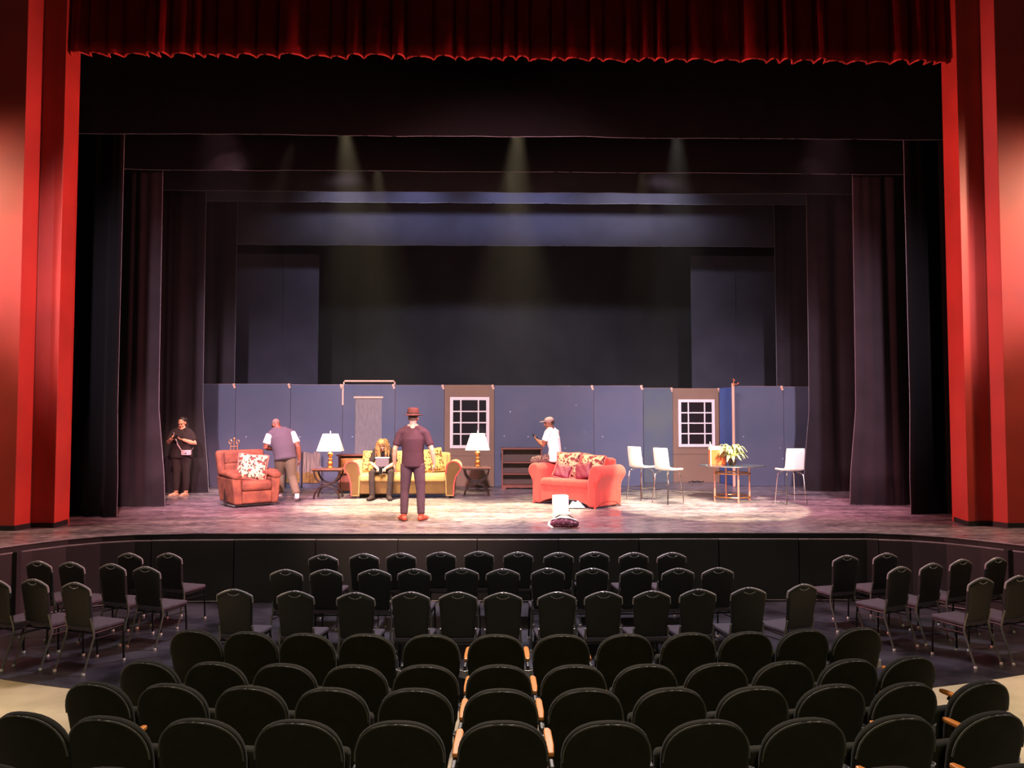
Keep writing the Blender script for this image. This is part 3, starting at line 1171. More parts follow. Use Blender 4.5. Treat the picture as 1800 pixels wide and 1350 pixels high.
M['goldbase'] = mat('brown gold base fabric', (100, 76, 44), 0.85, var=0.1, scale=5)  # gold darkened for the weaker light on the sofa front
S1 = Vector((-1.93, 16.62, 0))
sofa('sofa', 'gold fabric sofa with rolled arms on which the seated woman sits', S1, 0, 2.18, 0.95, M['gold'], M['goldpiping'])
S2 = Vector((1.60, 15.06, 0))
S2R = R(-44)
sofa('loveseat', 'salmon slipcovered loveseat turned toward the left with scalloped hem', S2, S2R, 1.56, 0.88, M['salmon'], M['salmon'], slip=True, armh=0.78, backh=0.93)


def pillow(label, loc, w, h, t, m, tilt=0, rz=0, roll=0, trim=None, cat='pillow', group='throw pillows'):
    mb = MB()
    n_ = 16
    vs, fs = [], []
    for sgn in (-1, 1):
        for j in range(n_ + 1):
            for i in range(n_ + 1):
                u, v = -1 + 2 * i / n_, -1 + 2 * j / n_
                k = max(0, (1 - u ** 4) * (1 - v ** 4)) ** 0.5
                pin = 1 - 0.07 * (1 - abs(v)) * abs(u) ** 6
                pin2 = 1 - 0.07 * (1 - abs(u)) * abs(v) ** 6
                vs.append((u * w / 2 * pin, sgn * t / 2 * k + 0.004 * math.sin(u * 9 + v * 5) * k, h / 2 + v * h / 2 * pin2))
    N = (n_ + 1) ** 2
    for sgn in (0, 1):
        for j in range(n_):
            for i in range(n_):
                a = sgn * N + j * (n_ + 1) + i
                fs.append((a, a + 1, a + n_ + 2, a + n_ + 1))
    mb.add(vs, fs)
    me = mb.mesh('pillow')
    bm = bmesh.new()
    bm.from_mesh(me)
    bmesh.ops.remove_doubles(bm, verts=bm.verts, dist=0.0005)
    bmesh.ops.recalc_face_normals(bm, faces=bm.faces)
    bm.to_mesh(me)
    bm.free()
    me.shade_smooth()
    me.materials.append(m)
    o = bpy.data.objects.new('throw_pillow', me)
    COL.objects.link(o)
    tag(o, label, cat, group)
    if trim:
        mb = MB()
        ring = []
        for i in range(n_):
            u = -1 + 2 * i / n_
            ring.append((u * w / 2, 0, h / 2 - h / 2 * (1 - 0.07 * (1 - abs(u)))))
        for i in range(n_):
            u = -1 + 2 * i / n_
            ring.append((w / 2 * (1 - 0.07 * (1 - abs(u))), 0, h / 2 + u * h / 2))
        for i in range(n_):
            u = 1 - 2 * i / n_
            ring.append((u * w / 2, 0, h / 2 + h / 2 * (1 - 0.07 * (1 - abs(u)))))
        for i in range(n_):
            u = 1 - 2 * i / n_
            ring.append((-w / 2 * (1 - 0.07 * (1 - abs(u))), 0, h / 2 + u * h / 2))
        mb.tube(ring, 0.012, n=6, closed=True)
        mb.build('trim', trim, o)
    o.matrix_world = Matrix.Translation(loc) @ Matrix.Rotation(rz, 4, 'Z') @ Matrix.Rotation(R(tilt), 4, 'X') @ Matrix.Rotation(R(roll), 4, 'Y')
    return o


def loc_in(c, rz, x, y, z):
    return Vector(c) + Matrix.Rotation(rz, 3, 'Z') @ Vector((x, y, z))


pillow('large gold floral pillow at the left end of the gold sofa', loc_in(S1, 0, -0.72, -0.05, 0.5), 0.5, 0.5, 0.16, M['floralgold'], tilt=-22, rz=R(-14), trim=M['gold'])
pillow('large gold floral pillow at the right end of the gold sofa', loc_in(S1, 0, 0.62, -0.06, 0.52), 0.54, 0.52, 0.17, M['floralgold'], tilt=-20, rz=R(20), roll=-7, trim=M['gold'])
pillow('plain cream pillow beside the man in the hat on the gold sofa', loc_in(S1, 0, 0.08, 0.02, 0.5), 0.44, 0.4, 0.15, M['gold'], tilt=-20, rz=R(4))
pillow('large red floral pillow near the perched man on the loveseat', loc_in(S2, S2R, -0.24, -0.02, 0.51), 0.52, 0.5, 0.16, M['floralred'], tilt=-14, rz=S2R + R(14), trim=M['fringe'])
pillow('large red floral pillow at the far end of the loveseat', loc_in(S2, S2R, 0.33, -0.04, 0.51), 0.52, 0.48, 0.16, M['floralred'], tilt=-16, rz=S2R + R(8), roll=5, trim=M['fringe'])
pillow('small plain burgundy pillow leaning on the floral one near the perched man', loc_in(S2, S2R, -0.26, -0.2, 0.505), 0.36, 0.3, 0.12, M['burgundy'], tilt=-30, rz=S2R + R(25), roll=12, trim=M['fringe'])
pillow('small plain burgundy pillow against the loveseat arm nearest the stools', loc_in(S2, S2R, 0.32, -0.22, 0.51), 0.36, 0.34, 0.12, M['burgundy'], tilt=-25, rz=S2R + R(2), roll=-14)

# recliner
RC = Vector((-4.78, 15.1, 0))
RR = R(38)
rc = thing('recliner', 'brown suede recliner armchair with a floral pillow', 'armchair', RC, RR)
mb = MB()
mb.box(-0.42, 0.42, -0.34, 0.36, 0.02, 0.05)
mb.lathe([(0.3, 0.0), (0.3, 0.02)], c=(0, 0, 0))
mb.build('swivel_base', M['ledge'], rc, smooth=False)
mb = MB()
mb.box(-0.3, 0.3, -0.4, 0.3, 0.06, 0.34)
mb.build('base', M['suede'], rc, bevel=0.03)
mb = MB()
mb.box(-0.285, 0.285, -0.47, -0.38, 0.07, 0.3)
mb.build('footrest', M['suede'], rc, bevel=0.035, seg=3)
mb = MB()
mb.box(-0.29, 0.29, -0.48, 0.15, 0.3, 0.49)
mb.build('seat_cushion', M['suede'], rc, bevel=0.07, seg=4)
for sx in (-1, 1):
    mb = MB()
    x0, x1 = sorted((sx * 0.29, sx * 0.46))
    mb.prism([(-0.44, 0.06), (0.4, 0.08), (0.46, 0.55), (-0.42, 0.55)], x0, x1, axis='x')
    mb.v = [(x * (0.9 + 0.22 * z), y, z) for x, y, z in mb.v]
    a = mb.build('armrest', M['suede'], rc, bevel=0.03, seg=3)
    mb = MB()
    mb.loft([(sx * 0.375, 0.33, 0.6), (sx * 0.38, 0.1, 0.62), (sx * 0.385, -0.25, 0.615), (sx * 0.38, -0.42, 0.58)], [(0.1, 0.05), (0.12, 0.075), (0.125, 0.08), (0.1, 0.06)], n=16)
    mb.build('arm_pad', M['suede'], a)
mb = MB()
mb.box(-0.46, 0.46, -0.09, 0.09, 0.0, 0.66)
mb.v = [(x * (0.94 + 0.16 * z), y, z) for x, y, z in mb.v]
mb.xform(Matrix.Translation((0, 0.37, 0.4)) @ Matrix.Rotation(R(-13), 4, 'X'))
mb.build('backrest', M['suede'], rc, bevel=0.07, seg=4)
for z0, z1, th in ((0.42, 0.62, 0.1), (0.6, 0.8, 0.12), (0.78, 1.02, 0.11)):
    mb = MB()
    mb.box(-0.36, 0.36, -th / 2, th / 2, 0, z1 - z0)
    mb.xform(Matrix.Translation((0, 0.24 + (z0 - 0.4) * 0.23, z0)) @ Matrix.Rotation(R(-13), 4, 'X'))
    mb.build('back_cushion', M['suede'], rc, bevel=0.045, seg=3)
mb = MB()
mb.prism([(-0.12, 0.08), (0.02, 0.08), (-0.02, 0.34)], -0.475, -0.458, axis='x')
mb.build('lever_plate', M['darkwood'], rc, smooth=False)
pillow('cream floral pillow leaning in the brown recliner', loc_in(RC, RR, -0.02, -0.14, 0.49), 0.56, 0.52, 0.16, M['floral'], tilt=-20, rz=RR - R(20), roll=7, trim=M['fringe'])

# ------------------------------------------------------------ side tables and lamps


def side_table():
    t = thing('side_table', 'x', 'table')
    mb = MB()
    mb.box(-0.32, 0.32, -0.24, 0.24, 0.59, 0.625)
    mb.build('table_top', M['tabletop'], t, bevel=0.008, smooth=False)
    mb = MB()
    mb.box(-0.29, 0.29, -0.21, 0.21, 0.565, 0.59)
    mb.build('apron', M['darkwood'], t, smooth=False)
    for yy in (-0.2, 0.2):
        mb = MB()
        mb.loft([(0.26 * math.cos(a), yy, 0.57 + 0.27 * math.sin(a)) for a in [PI + PI * i / 16 for i in range(17)]], [(0.028, 0.019)] * 17, side=(0, 1, 0), n=8)
        mb.loft([(0.26 * math.cos(a), yy, 0.0 + 0.27 * math.sin(a)) for a in [PI * i / 16 for i in range(17)]], [(0.028, 0.019)] * 17, side=(0, 1, 0), n=8, dome=0)
        mb.build('leg', M['darkwood'], t)
    mb = MB()
    mb.tube([(0, -0.2, 0.285), (0, 0.2, 0.285)], 0.018)
    mb.build('stretcher', M['darkwood'], t)
    return t


T1 = (-3.50, 16.32, 0)
T2 = (-0.40, 16.72, 0)
st = side_table()
st.location = T1
st['label'] = 'dark curved-leg side table left of the gold sofa'
st['group'] = 'side tables'
cache_kids(st)
s2 = dup(st)
s2.location = T2
s2['label'] = 'dark curved-leg side table right of the gold sofa'
mb = MB()
mb.box(-0.3, 0.3, -0.24, -0.18, 0.0, 0.03)
mb.build('foot_rail', M['darkwood'], s2, smooth=False)


def lamp():
    t = thing('table_lamp', 'x', 'lamp')
    mb = MB()
    mb.lathe([(0.075, 0), (0.075, 0.015), (0.055, 0.03), (0.04, 0.05), (0.06, 0.09), (0.062, 0.11), (0.035, 0.14), (0.028, 0.15), (0.045, 0.18), (0.045, 0.195), (0.026, 0.215), (0.05, 0.26), (0.06, 0.3), (0.04, 0.325),
              (0.012, 0.34), (0.012, 0.38)], n=20)
    mb.build('base', M['brass'], t)
    mb = MB()
    for sx in (-1, 1):
        mb.tube([(sx * 0.01, 0, 0.36), (sx * 0.05, 0, 0.45), (sx * 0.05, 0, 0.6), (0, 0, 0.715)], 0.003, n=6)
    mb.build('harp', M['brass'], t)
    mb = MB()
    n_ = 32
    vs, fs = [], []
    for r, z in ((0.27, 0.36), (0.15, 0.72)):
        for k in range(n_):
            q = 2 * PI * (k + 0.5) / n_
            x, y = math.cos(q), math.sin(q)
            e = (abs(x) ** 6 + abs(y) ** 6) ** (1 / 6)
            vs.append((r * x / e, 0.8 * r * y / e, z))
    fs = [(k, (k + 1) % n_, n_ + (k + 1) % n_, n_ + k) for k in range(n_)]
    mb.add(vs, fs)
    mb.build('lamp_shade', M['lampshade'], t, solid=0.004)
    mb = MB()
    mb.lathe([(0.006, 0.7), (0.006, 0.73), (0.014, 0.745), (0.012, 0.77), (0.004, 0.785)], n=12)
    mb.tube([(-0.14, 0, 0.715), (0.14, 0, 0.715)], 0.003, n=6)
    mb.build('finial', M['whiteplastic'], t)
    return t


l1 = lamp()
l1.location = (T1[0] + 0.03, T1[1], 0.625)
l1['label'] = 'white shaded brass table lamp left of the gold sofa'
l1['group'] = 'table lamps'
cache_kids(l1)
l2 = dup(l1)
l2.location = (T2[0] + 0.02, T2[1], 0.625)
l2['label'] = 'white shaded brass table lamp in front of the painted window, right of the sofa'
for l in (l1, l2):
    ld = bpy.data.lights.new('lamp_bulb', 'POINT')
    ld.energy = 12
    ld.color = (1, 0.85, 0.62)
    ld.shadow_soft_size = 0.03
    lo = bpy.data.objects.new('lamp_bulb', ld)
    COL.objects.link(lo)
    lo.location = l.location + Vector((0, 0, 0.52))
# small tray of bits on the left table
mb = MB()
mb.box(-0.09, 0.09, -0.06, 0.06, 0, 0.012)
mb.box(-0.06, 0.05, -0.04, 0.05, 0.012, 0.03)
o = mb.build('magazine', M['greybag'], None, smooth=False)
o.location = (T1[0] - 0.18, T1[1] - 0.05, 0.626)
tag(o, 'thin stack of pinkish magazines on the left side table', 'magazine')

# ------------------------------------------------------------ wooden cabinets
bk = thing('bookcase', 'low reddish brown wooden bookcase with three shelves behind the loveseat', 'bookcase', (0.63, 18.35, 0))
mb = MB()
mb.box(-0.5, 0.5, -0.17, 0.15, 0.93, 0.97)
mb.build('top', M['brownwood'], bk, smooth=False, bevel=0.006)
for sx in (-1, 1):
    mb = MB()
    x0, x1 = sorted((sx * 0.48, sx * 0.445))
    mb.box(x0, x1, -0.15, 0.15, 0.0, 0.93)
    mb.build('side_panel', M['brownwood'], bk, smooth=False, bevel=0.003)
for z in (0.08, 0.35, 0.62):
    mb = MB()
    mb.box(-0.445, 0.445, -0.145, 0.14, z - 0.012, z + 0.015)
    mb.build('shelf', M['brownwood'], bk, smooth=False, bevel=0.002)
mb = MB()
mb.box(-0.445, 0.445, 0.13, 0.145, 0.06, 0.93)
mb.build('back_panel', M['shelfback'], bk, smooth=False)
mb = MB()
mb.prism([(-0.48, 0.0), (-0.4, 0.0), (-0.36, 0.03), (-0.1, 0.035), (0, 0.02), (0.1, 0.035), (0.36, 0.03), (0.4, 0.0), (0.48, 0.0), (0.48, 0.085), (-0.48, 0.085)], -0.165, -0.15)
mb.build('plinth', M['brownwood'], bk, smooth=False)

cs = thing('console_cabinet', 'brown wooden cabinet behind the left end of the gold sofa', 'cabinet', (-2.95, 17.42, 0))
mb = MB()
mb.box(-0.58, 0.6, -0.2, 0.2, 0.83, 0.86)
mb.build('top', M['brownwood'], cs, smooth=False, bevel=0.005)
mb = MB()
mb.box(-0.54, -0.49, -0.18, 0.18, 0.0, 0.83)
mb.box(0.5, 0.55, -0.18, 0.18, 0.0, 0.83)
mb.box(-0.49, 0.5, 0.15, 0.18, 0.02, 0.83)
mb.build('body', M['brownwood'], cs, smooth=False, bevel=0.004)
mb = MB()
mb.box(-0.48, 0.49, -0.19, -0.16, 0.44, 0.78)
dr = mb.build('drawer', M['orangewood'], cs, smooth=False, bevel=0.006)
mb = MB()
mb.ell((-0.22, -0.2, 0.6), (0.02, 0.02, 0.02))
mb.ell((0.22, -0.2, 0.6), (0.02, 0.02, 0.02))
mb.build('knob', M['brass'], dr)
mb = MB()
mb.box(-0.48, 0.49, -0.18, -0.15, 0.06, 0.41)
mb.build('door', M['brownwood'], cs, smooth=False, bevel=0.006)

# scroll stand behind recliner
p = at(421, 872, 0)
sc = thing('scroll_stand', 'gilt scrollwork iron stand showing above the brown recliner back', 'stand', (p.x, 16.35, 0))
mb = MB()
for sx in (-1, 1):
    mb.tube([(sx * 0.07, 0, 0.0), (sx * 0.07, 0, 1.14)], 0.011)
    pts = [(sx * (0.07 + 0.05 * (1 - k / 14) * math.sin(k * 0.62)) + sx * 0.0, 0, 1.14 + 0.05 * (1 - math.cos(k * 0.62)) * (1 - k / 20)) for k in range(13)]
    mb.tube(pts, 0.01)
for z in (0.15, 0.6, 1.08):
    mb.tube([(-0.07, 0, z), (0.07, 0, z)], 0.009)
mb.tube([(0, 0, 0.15), (0, 0, 1.22)], 0.01)
mb.build('scroll_frame', M['iron'], sc)
mb = MB()
mb.ell((0, 0, 1.24), (0.025, 0.02, 0.03))
mb.build('finial', M['iron'], sc)
mb = MB()
mb.box(-0.12, 0.12, -0.1, 0.1, 0.0, 0.02)
mb.build('base', M['iron'], sc, smooth=False)

# ------------------------------------------------------------ bar stools


def bar_stool():
    t = thing('bar_stool', 'x', 'stool')
    # continuous shell: back then seat
    prof = [(0.235, 1.09), (0.225, 1.0), (0.205, 0.85), (0.19, 0.75), (0.165, 0.68), (0.11, 0.65), (0.0, 0.645), (-0.12, 0.65), (-0.19, 0.655), (-0.225, 0.64)]
    mb = MB()
    vs, fs = [], []
    nx = 10
    for j, (y, z) in enumerate(prof):
        for i in range(nx + 1):
            u = -1 + 2 * i / nx
            w = 0.2 if j < 4 else 0.215
            w *= (1 - 0.04 * (j == 0)) * (1 - 0.06 * (j == len(prof) - 1))
            cup = 0.025 * u * u
            vs.append((u * w, y - (cup if j < 5 else 0), z + (cup * 0.6 if j >= 5 else 0)))
    for j in range(len(prof) - 1):
        for i in range(nx):
            a = j * (nx + 1) + i
            fs.append((a, a + 1, a + nx + 2, a + nx + 1))
    mb.add(vs, fs)
    o = mb.build('seat_shell', M['whiteplastic'], t, solid=0.03)
    md = o.modifiers.new('bev', 'BEVEL')
    md.width = 0.01
    md.segments = 2
    for sx in (-1, 1):
        for sy in (-1, 1):
            mb = MB()
            mb.tube([(sx * 0.1, sy * 0.09 - 0.01, 0.625), (sx * 0.15, sy * 0.14 - 0.01, 0.61), (sx * 0.175, sy * 0.165, 0.57), (sx * 0.215, sy * 0.215, 0.0)], 0.011)
            lg = mb.build('leg', M['chrome'], t)
    mb = MB()
    z = 0.2
    mb.tube([(-0.2, -0.2, z), (0.2, -0.2, z)], 0.009)
    mb.tube([(-0.2, 0.2, z), (0.2, 0.2, z)], 0.009)
    mb.tube([(-0.2, -0.2, z + 0.05), (-0.2, 0.2, z + 0.05)], 0.009)
    mb.tube([(0.2, -0.2, z + 0.05), (0.2, 0.2, z + 0.05)], 0.009)
    mb.build('footrest', M['chrome'], t)
    return t


bs = bar_stool()
bs['group'] = 'white bar stools'
cache_kids(bs)
for i, (x, y, rz, lb) in enumerate(((3.02, 15.9, 122, 'white bar stool nearest the loveseat'), (3.40, 15.15, 122, 'white bar stool between the other stool and glass table'),
                                    (5.76, 14.95, -170, 'white bar stool standing alone right of the glass table'))):
    o = bs if i == 0 else dup(bs)
    o.location = (x, y, 0)
    o.rotation_euler = (0, 0, R(rz))
    o['label'] = lb

# ------------------------------------------------------------ round glass table
GT = Vector((4.82, 15.62, 0))
gt = thing('glass_table', 'round glass-topped table on rose gold posts and rings', 'table', GT)
mb = MB()
mb.lathe([(0.63, 0.706), (0.655, 0.709), (0.66, 0.714), (0.655, 0.719), (0.63, 0.722)], n=48)
mb.build('table_top', M['glass'], gt)
mb = MB()
mb.loft([(0.655 * math.cos(a), 0.655 * math.sin(a), 0.714) for a in [2 * PI * i / 48 for i in range(48)]], [0.008] * 48, n=6, closed=True)
mb.build('glass_rim', M['chrome'], gt)
for z, r_ in ((0.56, 0.36), (0.09, 0.36)):
    mb = MB()
    mb.loft([(r_ * math.cos(a), r_ * math.sin(a), z) for a in [2 * PI * i / 40 for i in range(40)]], [0.014] * 40, n=8, closed=True)
    mb.build('ring', M['brass'], gt)
for k in range(4):
    a = -PI / 2 + k * PI / 2 + 0.04
    mb = MB()
    mb.tube([(0.36 * math.cos(a), 0.36 * math.sin(a), 0.03), (0.36 * math.cos(a), 0.36 * math.sin(a), 0.7)], 0.02, n=10)
    mb.lathe([(0.024, 0.0), (0.024, 0.03)], n=10, c=(0.36 * math.cos(a), 0.36 * math.sin(a), 0))
    mb.build('leg', M['copper'], gt)
# plant
pp = aty(1287, 815, 15.55)
pl = thing('potted_plant', 'arching cream-variegated plant in a dark pot on the glass table', 'plant', (pp.x, 15.55, 0.7225))
mb = MB()
mb.lathe([(0.05, 0), (0.075, 0.03), (0.085, 0.09), (0.07, 0.13), (0.075, 0.14), (0.06, 0.14), (0.05, 0.12)], n=20)
mb.build('pot', M['pot'], pl)
rnd = random.Random(5)
for k in range(44):
    a = k * 2.399 + rnd.uniform(-0.2, 0.2)
    L = rnd.uniform(0.26, 0.38)
    lift = rnd.uniform(0.06, 0.34)
    vs, fs = [], []
    ns = 7
    ca, sa = math.cos(a), math.sin(a)
    for i in range(ns + 1):
        t = i / ns
        rr = 0.03 + L * t * (0.95 - 0.15 * t)
        z = 0.12 + lift * math.sin(min(1, t * 1.25) * PI * 0.62) - 0.24 * max(0, t - 0.4) ** 1.5
        w = 0.032 * math.sin(PI * min(1, 0.12 + t * 0.88)) ** 0.8 + 0.002
        for sgn, dz in ((-1, 0.008), (0, 0), (1, 0.008)):
            vs.append((rr * ca - sgn * w * sa, rr * sa + sgn * w * ca, max(0.012, z + dz)))
    for i in range(ns):
        b = i * 3
        fs += [(b, b + 1, b + 4, b + 3), (b + 1, b + 2, b + 5, b + 4)]
    mb = MB()
    mb.add(vs, fs)
    mb.build('leaf', M['leaf'], pl, solid=0.002)
bx = thing('storage_box', 'orange and white upright box with a rod on the glass table beside the plant', 'box', (aty(1261, 800, 15.75).x, 15.75, 0.7225), R(12))
mb = MB()
mb.box(-0.17, 0.17, -0.05, 0.05, 0.0, 0.3)
mb.build('body', M['orange'], bx, smooth=False, bevel=0.005)
mb = MB()
mb.box(-0.175, 0.15, -0.055, 0.055, 0.3, 0.38)
mb.build('top_band', M['whiteplastic'], bx, smooth=False, bevel=0.01)
mb = MB()
mb.tube([(-0.175, -0.05, 0.0), (-0.175, -0.05, 0.38), (-0.19, -0.05, 0.47)], 0.01)
mb.build('rod', M['whiteplastic'], bx)

# ------------------------------------------------------------ bits on the stage floor
p = at(985, 898, 0)
wb = thing('paper_bag', 'white paper bag standing on the floor before the loveseat', 'bag', p, R(8))
mb = MB()
vs = []
for z, s_ in ((0.0, 1.0), (0.12, 1.03), (0.28, 1.02)):
    vs += [(-0.13 * s_, -0.08 * s_, z), (0.13 * s_, -0.08 * s_, z), (0.13 * s_, 0.08 * s_, z), (-0.13 * s_, 0.08 * s_, z)]
fs = [(0, 3, 2, 1)]
for j in range(2):
    for k in range(4):
        k2 = (k + 1) % 4
        fs.append((j * 4 + k, j * 4 + k2, j * 4 + 4 + k2, j * 4 + 4 + k))
mb.add(vs, fs)
mb.build('body', M['whitepaper'], wb, smooth=False, solid=0.004)
mb = MB()
mb.box(-0.1, 0.1, -0.012, 0.012, 0.245, 0.292)
mb.build('tissue', M['whitepaper'], wb, smooth=False)


def crumple(label, loc, w, d, h, seed, m=None):
    mb = MB()
    n_ = 14
    vs, fs = [], []
    for j in range(n_ + 1):
        for i in range(n_ + 1):
            u, v = -1 + 2 * i / n_, -1 + 2 * j / n_
            k = max(0, 1 - u * u) * max(0, 1 - v * v)
            z = h * (0.15 + k * (0.7 + 0.9 * noise.noise((u * 2.3 + seed, v * 2.3, seed))))
            e = 1 + 0.15 * noise.noise((u * 3, v * 3, seed + 4))
            vs.append((u * w / 2 * e, v * d / 2 * e, max(0.006, z)))
    for j in range(n_):
        for i in range(n_):
            a = j * (n_ + 1) + i
            fs.append((a, a + 1, a + n_ + 2, a + n_ + 1))
    mb.add(vs, fs)
    o = mb.build('crumpled_paper', m or M['whitepaper'], None, solid=0.004, smooth=False)
    o.location = loc
    tag(o, label, 'paper', 'white papers on the stage floor')
    return o


crumple('crumpled white paper on the floor between bag and loveseat corner', at(1013, 893, 0), 0.3, 0.22, 0.13, 3)
crumple('low flattened white paper in front of the white paper bag', at(988, 902, 0), 0.3, 0.2, 0.05, 9)

p = at(993, 930, 0)
bg = thing('duffel_bag', 'small burgundy patterned bag lying near the stage edge', 'bag', p + Vector((0, 0.12, 0)), R(-6))
mb = MB()
prof = [(-0.17, 0.0), (-0.19, 0.05), (-0.15, 0.13), (-0.08, 0.16), (0.08, 0.16), (0.16, 0.12), (0.19, 0.06), (0.18, 0.0)]
mb.loft([(-0.17, 0, 0.06), (-0.1, 0, 0.085), (0, 0, 0.09), (0.1, 0, 0.08), (0.17, 0, 0.06)], [(0.09, 0.05), (0.12, 0.08), (0.125, 0.085), (0.12, 0.075), (0.09, 0.05)], side=(0, 1, 0), n=16, dome=0.5)
mb.v = [(x, y, max(0.0, z)) for x, y, z in mb.v]
mb.build('body', M['bagfloral'], bg)
bg.scale = (1.15, 1.0, 0.95)
mb = MB()
mb.loft([(-0.16, -0.03, 0.14), (-0.05, -0.05, 0.175), (0.08, -0.04, 0.165), (0.16, -0.02, 0.13)], [(0.035, 0.012)] * 4, side=(0, 1, 0), n=8)
mb.loft([(-0.19, -0.04, 0.1), (-0.2, -0.08, 0.05), (-0.15, -0.1, 0.012)], [(0.02, 0.01)] * 3, side=(1, 0, 0), n=8)
mb.build('flap', M['whitecloth'], bg)
mb = MB()
mb.tube([(-0.12, 0.02, 0.16), (-0.06, 0.03, 0.2), (0.06, 0.03, 0.2), (0.13, 0.02, 0.15)], 0.009)
mb.build('handle', M['darkwood'], bg)
# black cable at the foot of the second window flat
p = aty(1224, 845, 19.75)
mb = MB()
mb.loft([(-0.2, 0, 0.03), (-0.12, 0.0, 0.05), (-0.05, 0, 0.03), (0.03, 0, 0.05), (0.1, 0, 0.03), (0.18, 0, 0.045)], [0.018] * 6, n=8)
o = mb.build('cable_coil', M['blackpaint'])
o.location = (p.x, 19.72, 0)
tag(o, 'black cable bundle lying at the foot of the second window flat', 'cable')

# ------------------------------------------------------------ people


def remesh(name, mb, m, parent, voxel, smooth_it=2, keep=1.0):
    me = mb.mesh(name, smooth=False)
    o = bpy.data.objects.new(name, me)
    COL.objects.link(o)
    md = o.modifiers.new('remesh', 'REMESH')
    md.mode = 'VOXEL'
    md.voxel_size = voxel
    md.use_smooth_shade = True
    if smooth_it:
        ms = o.modifiers.new('smooth', 'SMOOTH')
        ms.factor = 0.5
        ms.iterations = smooth_it
    dg = bpy.context.evaluated_depsgraph_get()
    dg.update()
    new = bpy.data.meshes.new_from_object(o.evaluated_get(dg))
    o.modifiers.clear()
    o.data = new
    bpy.data.meshes.remove(me)
    new.shade_smooth()
    new.materials.clear()
    new.materials.append(m)
    o.parent = parent
    return o


def hand(mb, wr, d, nrm, s=1.0, curl=0.5, thumb=1):
    """wrist, finger direction, palm normal (the side the fingers curl toward), thumb side sign"""
    wr, d, nrm = Vector(wr), Vector(d).normalized(), Vector(nrm)
    nrm = (nrm - d * nrm.dot(d)).normalized()
    sd = d.cross(nrm) * thumb
    L = 0.088 * s
    mb.loft([wr, wr + d * 0.03 * s, wr + d * 0.06 * s, wr + d * L], [(0.026 * s, 0.02 * s), (0.036 * s, 0.018 * s), (0.04 * s, 0.016 * s), (0.038 * s, 0.013 * s)], side=sd, n=10)
    for k, (off, ln) in enumerate(((0.029, 0.072), (0.010, 0.08), (-0.010, 0.075), (-0.029, 0.058))):
        p0 = wr + d * (L - 0.01) + sd * off * s
        dd = d.copy()
        pts = [p0]
        for j, fr in enumerate((0.45, 0.32, 0.23)):
            ang = curl * (0.5 + 0.5 * j)
            dd = (d * math.cos(ang) + nrm * math.sin(ang)).normalized()
            pts.append(pts[-1] + dd * ln * fr * s)
        mb.loft(pts, [0.0095 * s, 0.009 * s, 0.0085 * s, 0.007 * s], n=8)
    t0 = wr + d * 0.025 * s + sd * 0.026 * s
    t1 = t0 + (d * 0.6 + sd * 0.7 + nrm * 0.3).normalized() * 0.035 * s
    t2 = t1 + (d * 0.9 + sd * 0.2 + nrm * 0.4 * (1 + curl)).normalized() * 0.034 * s
    mb.loft([t0, t1, t2], [0.014 * s, 0.011 * s, 0.008 * s], n=8)


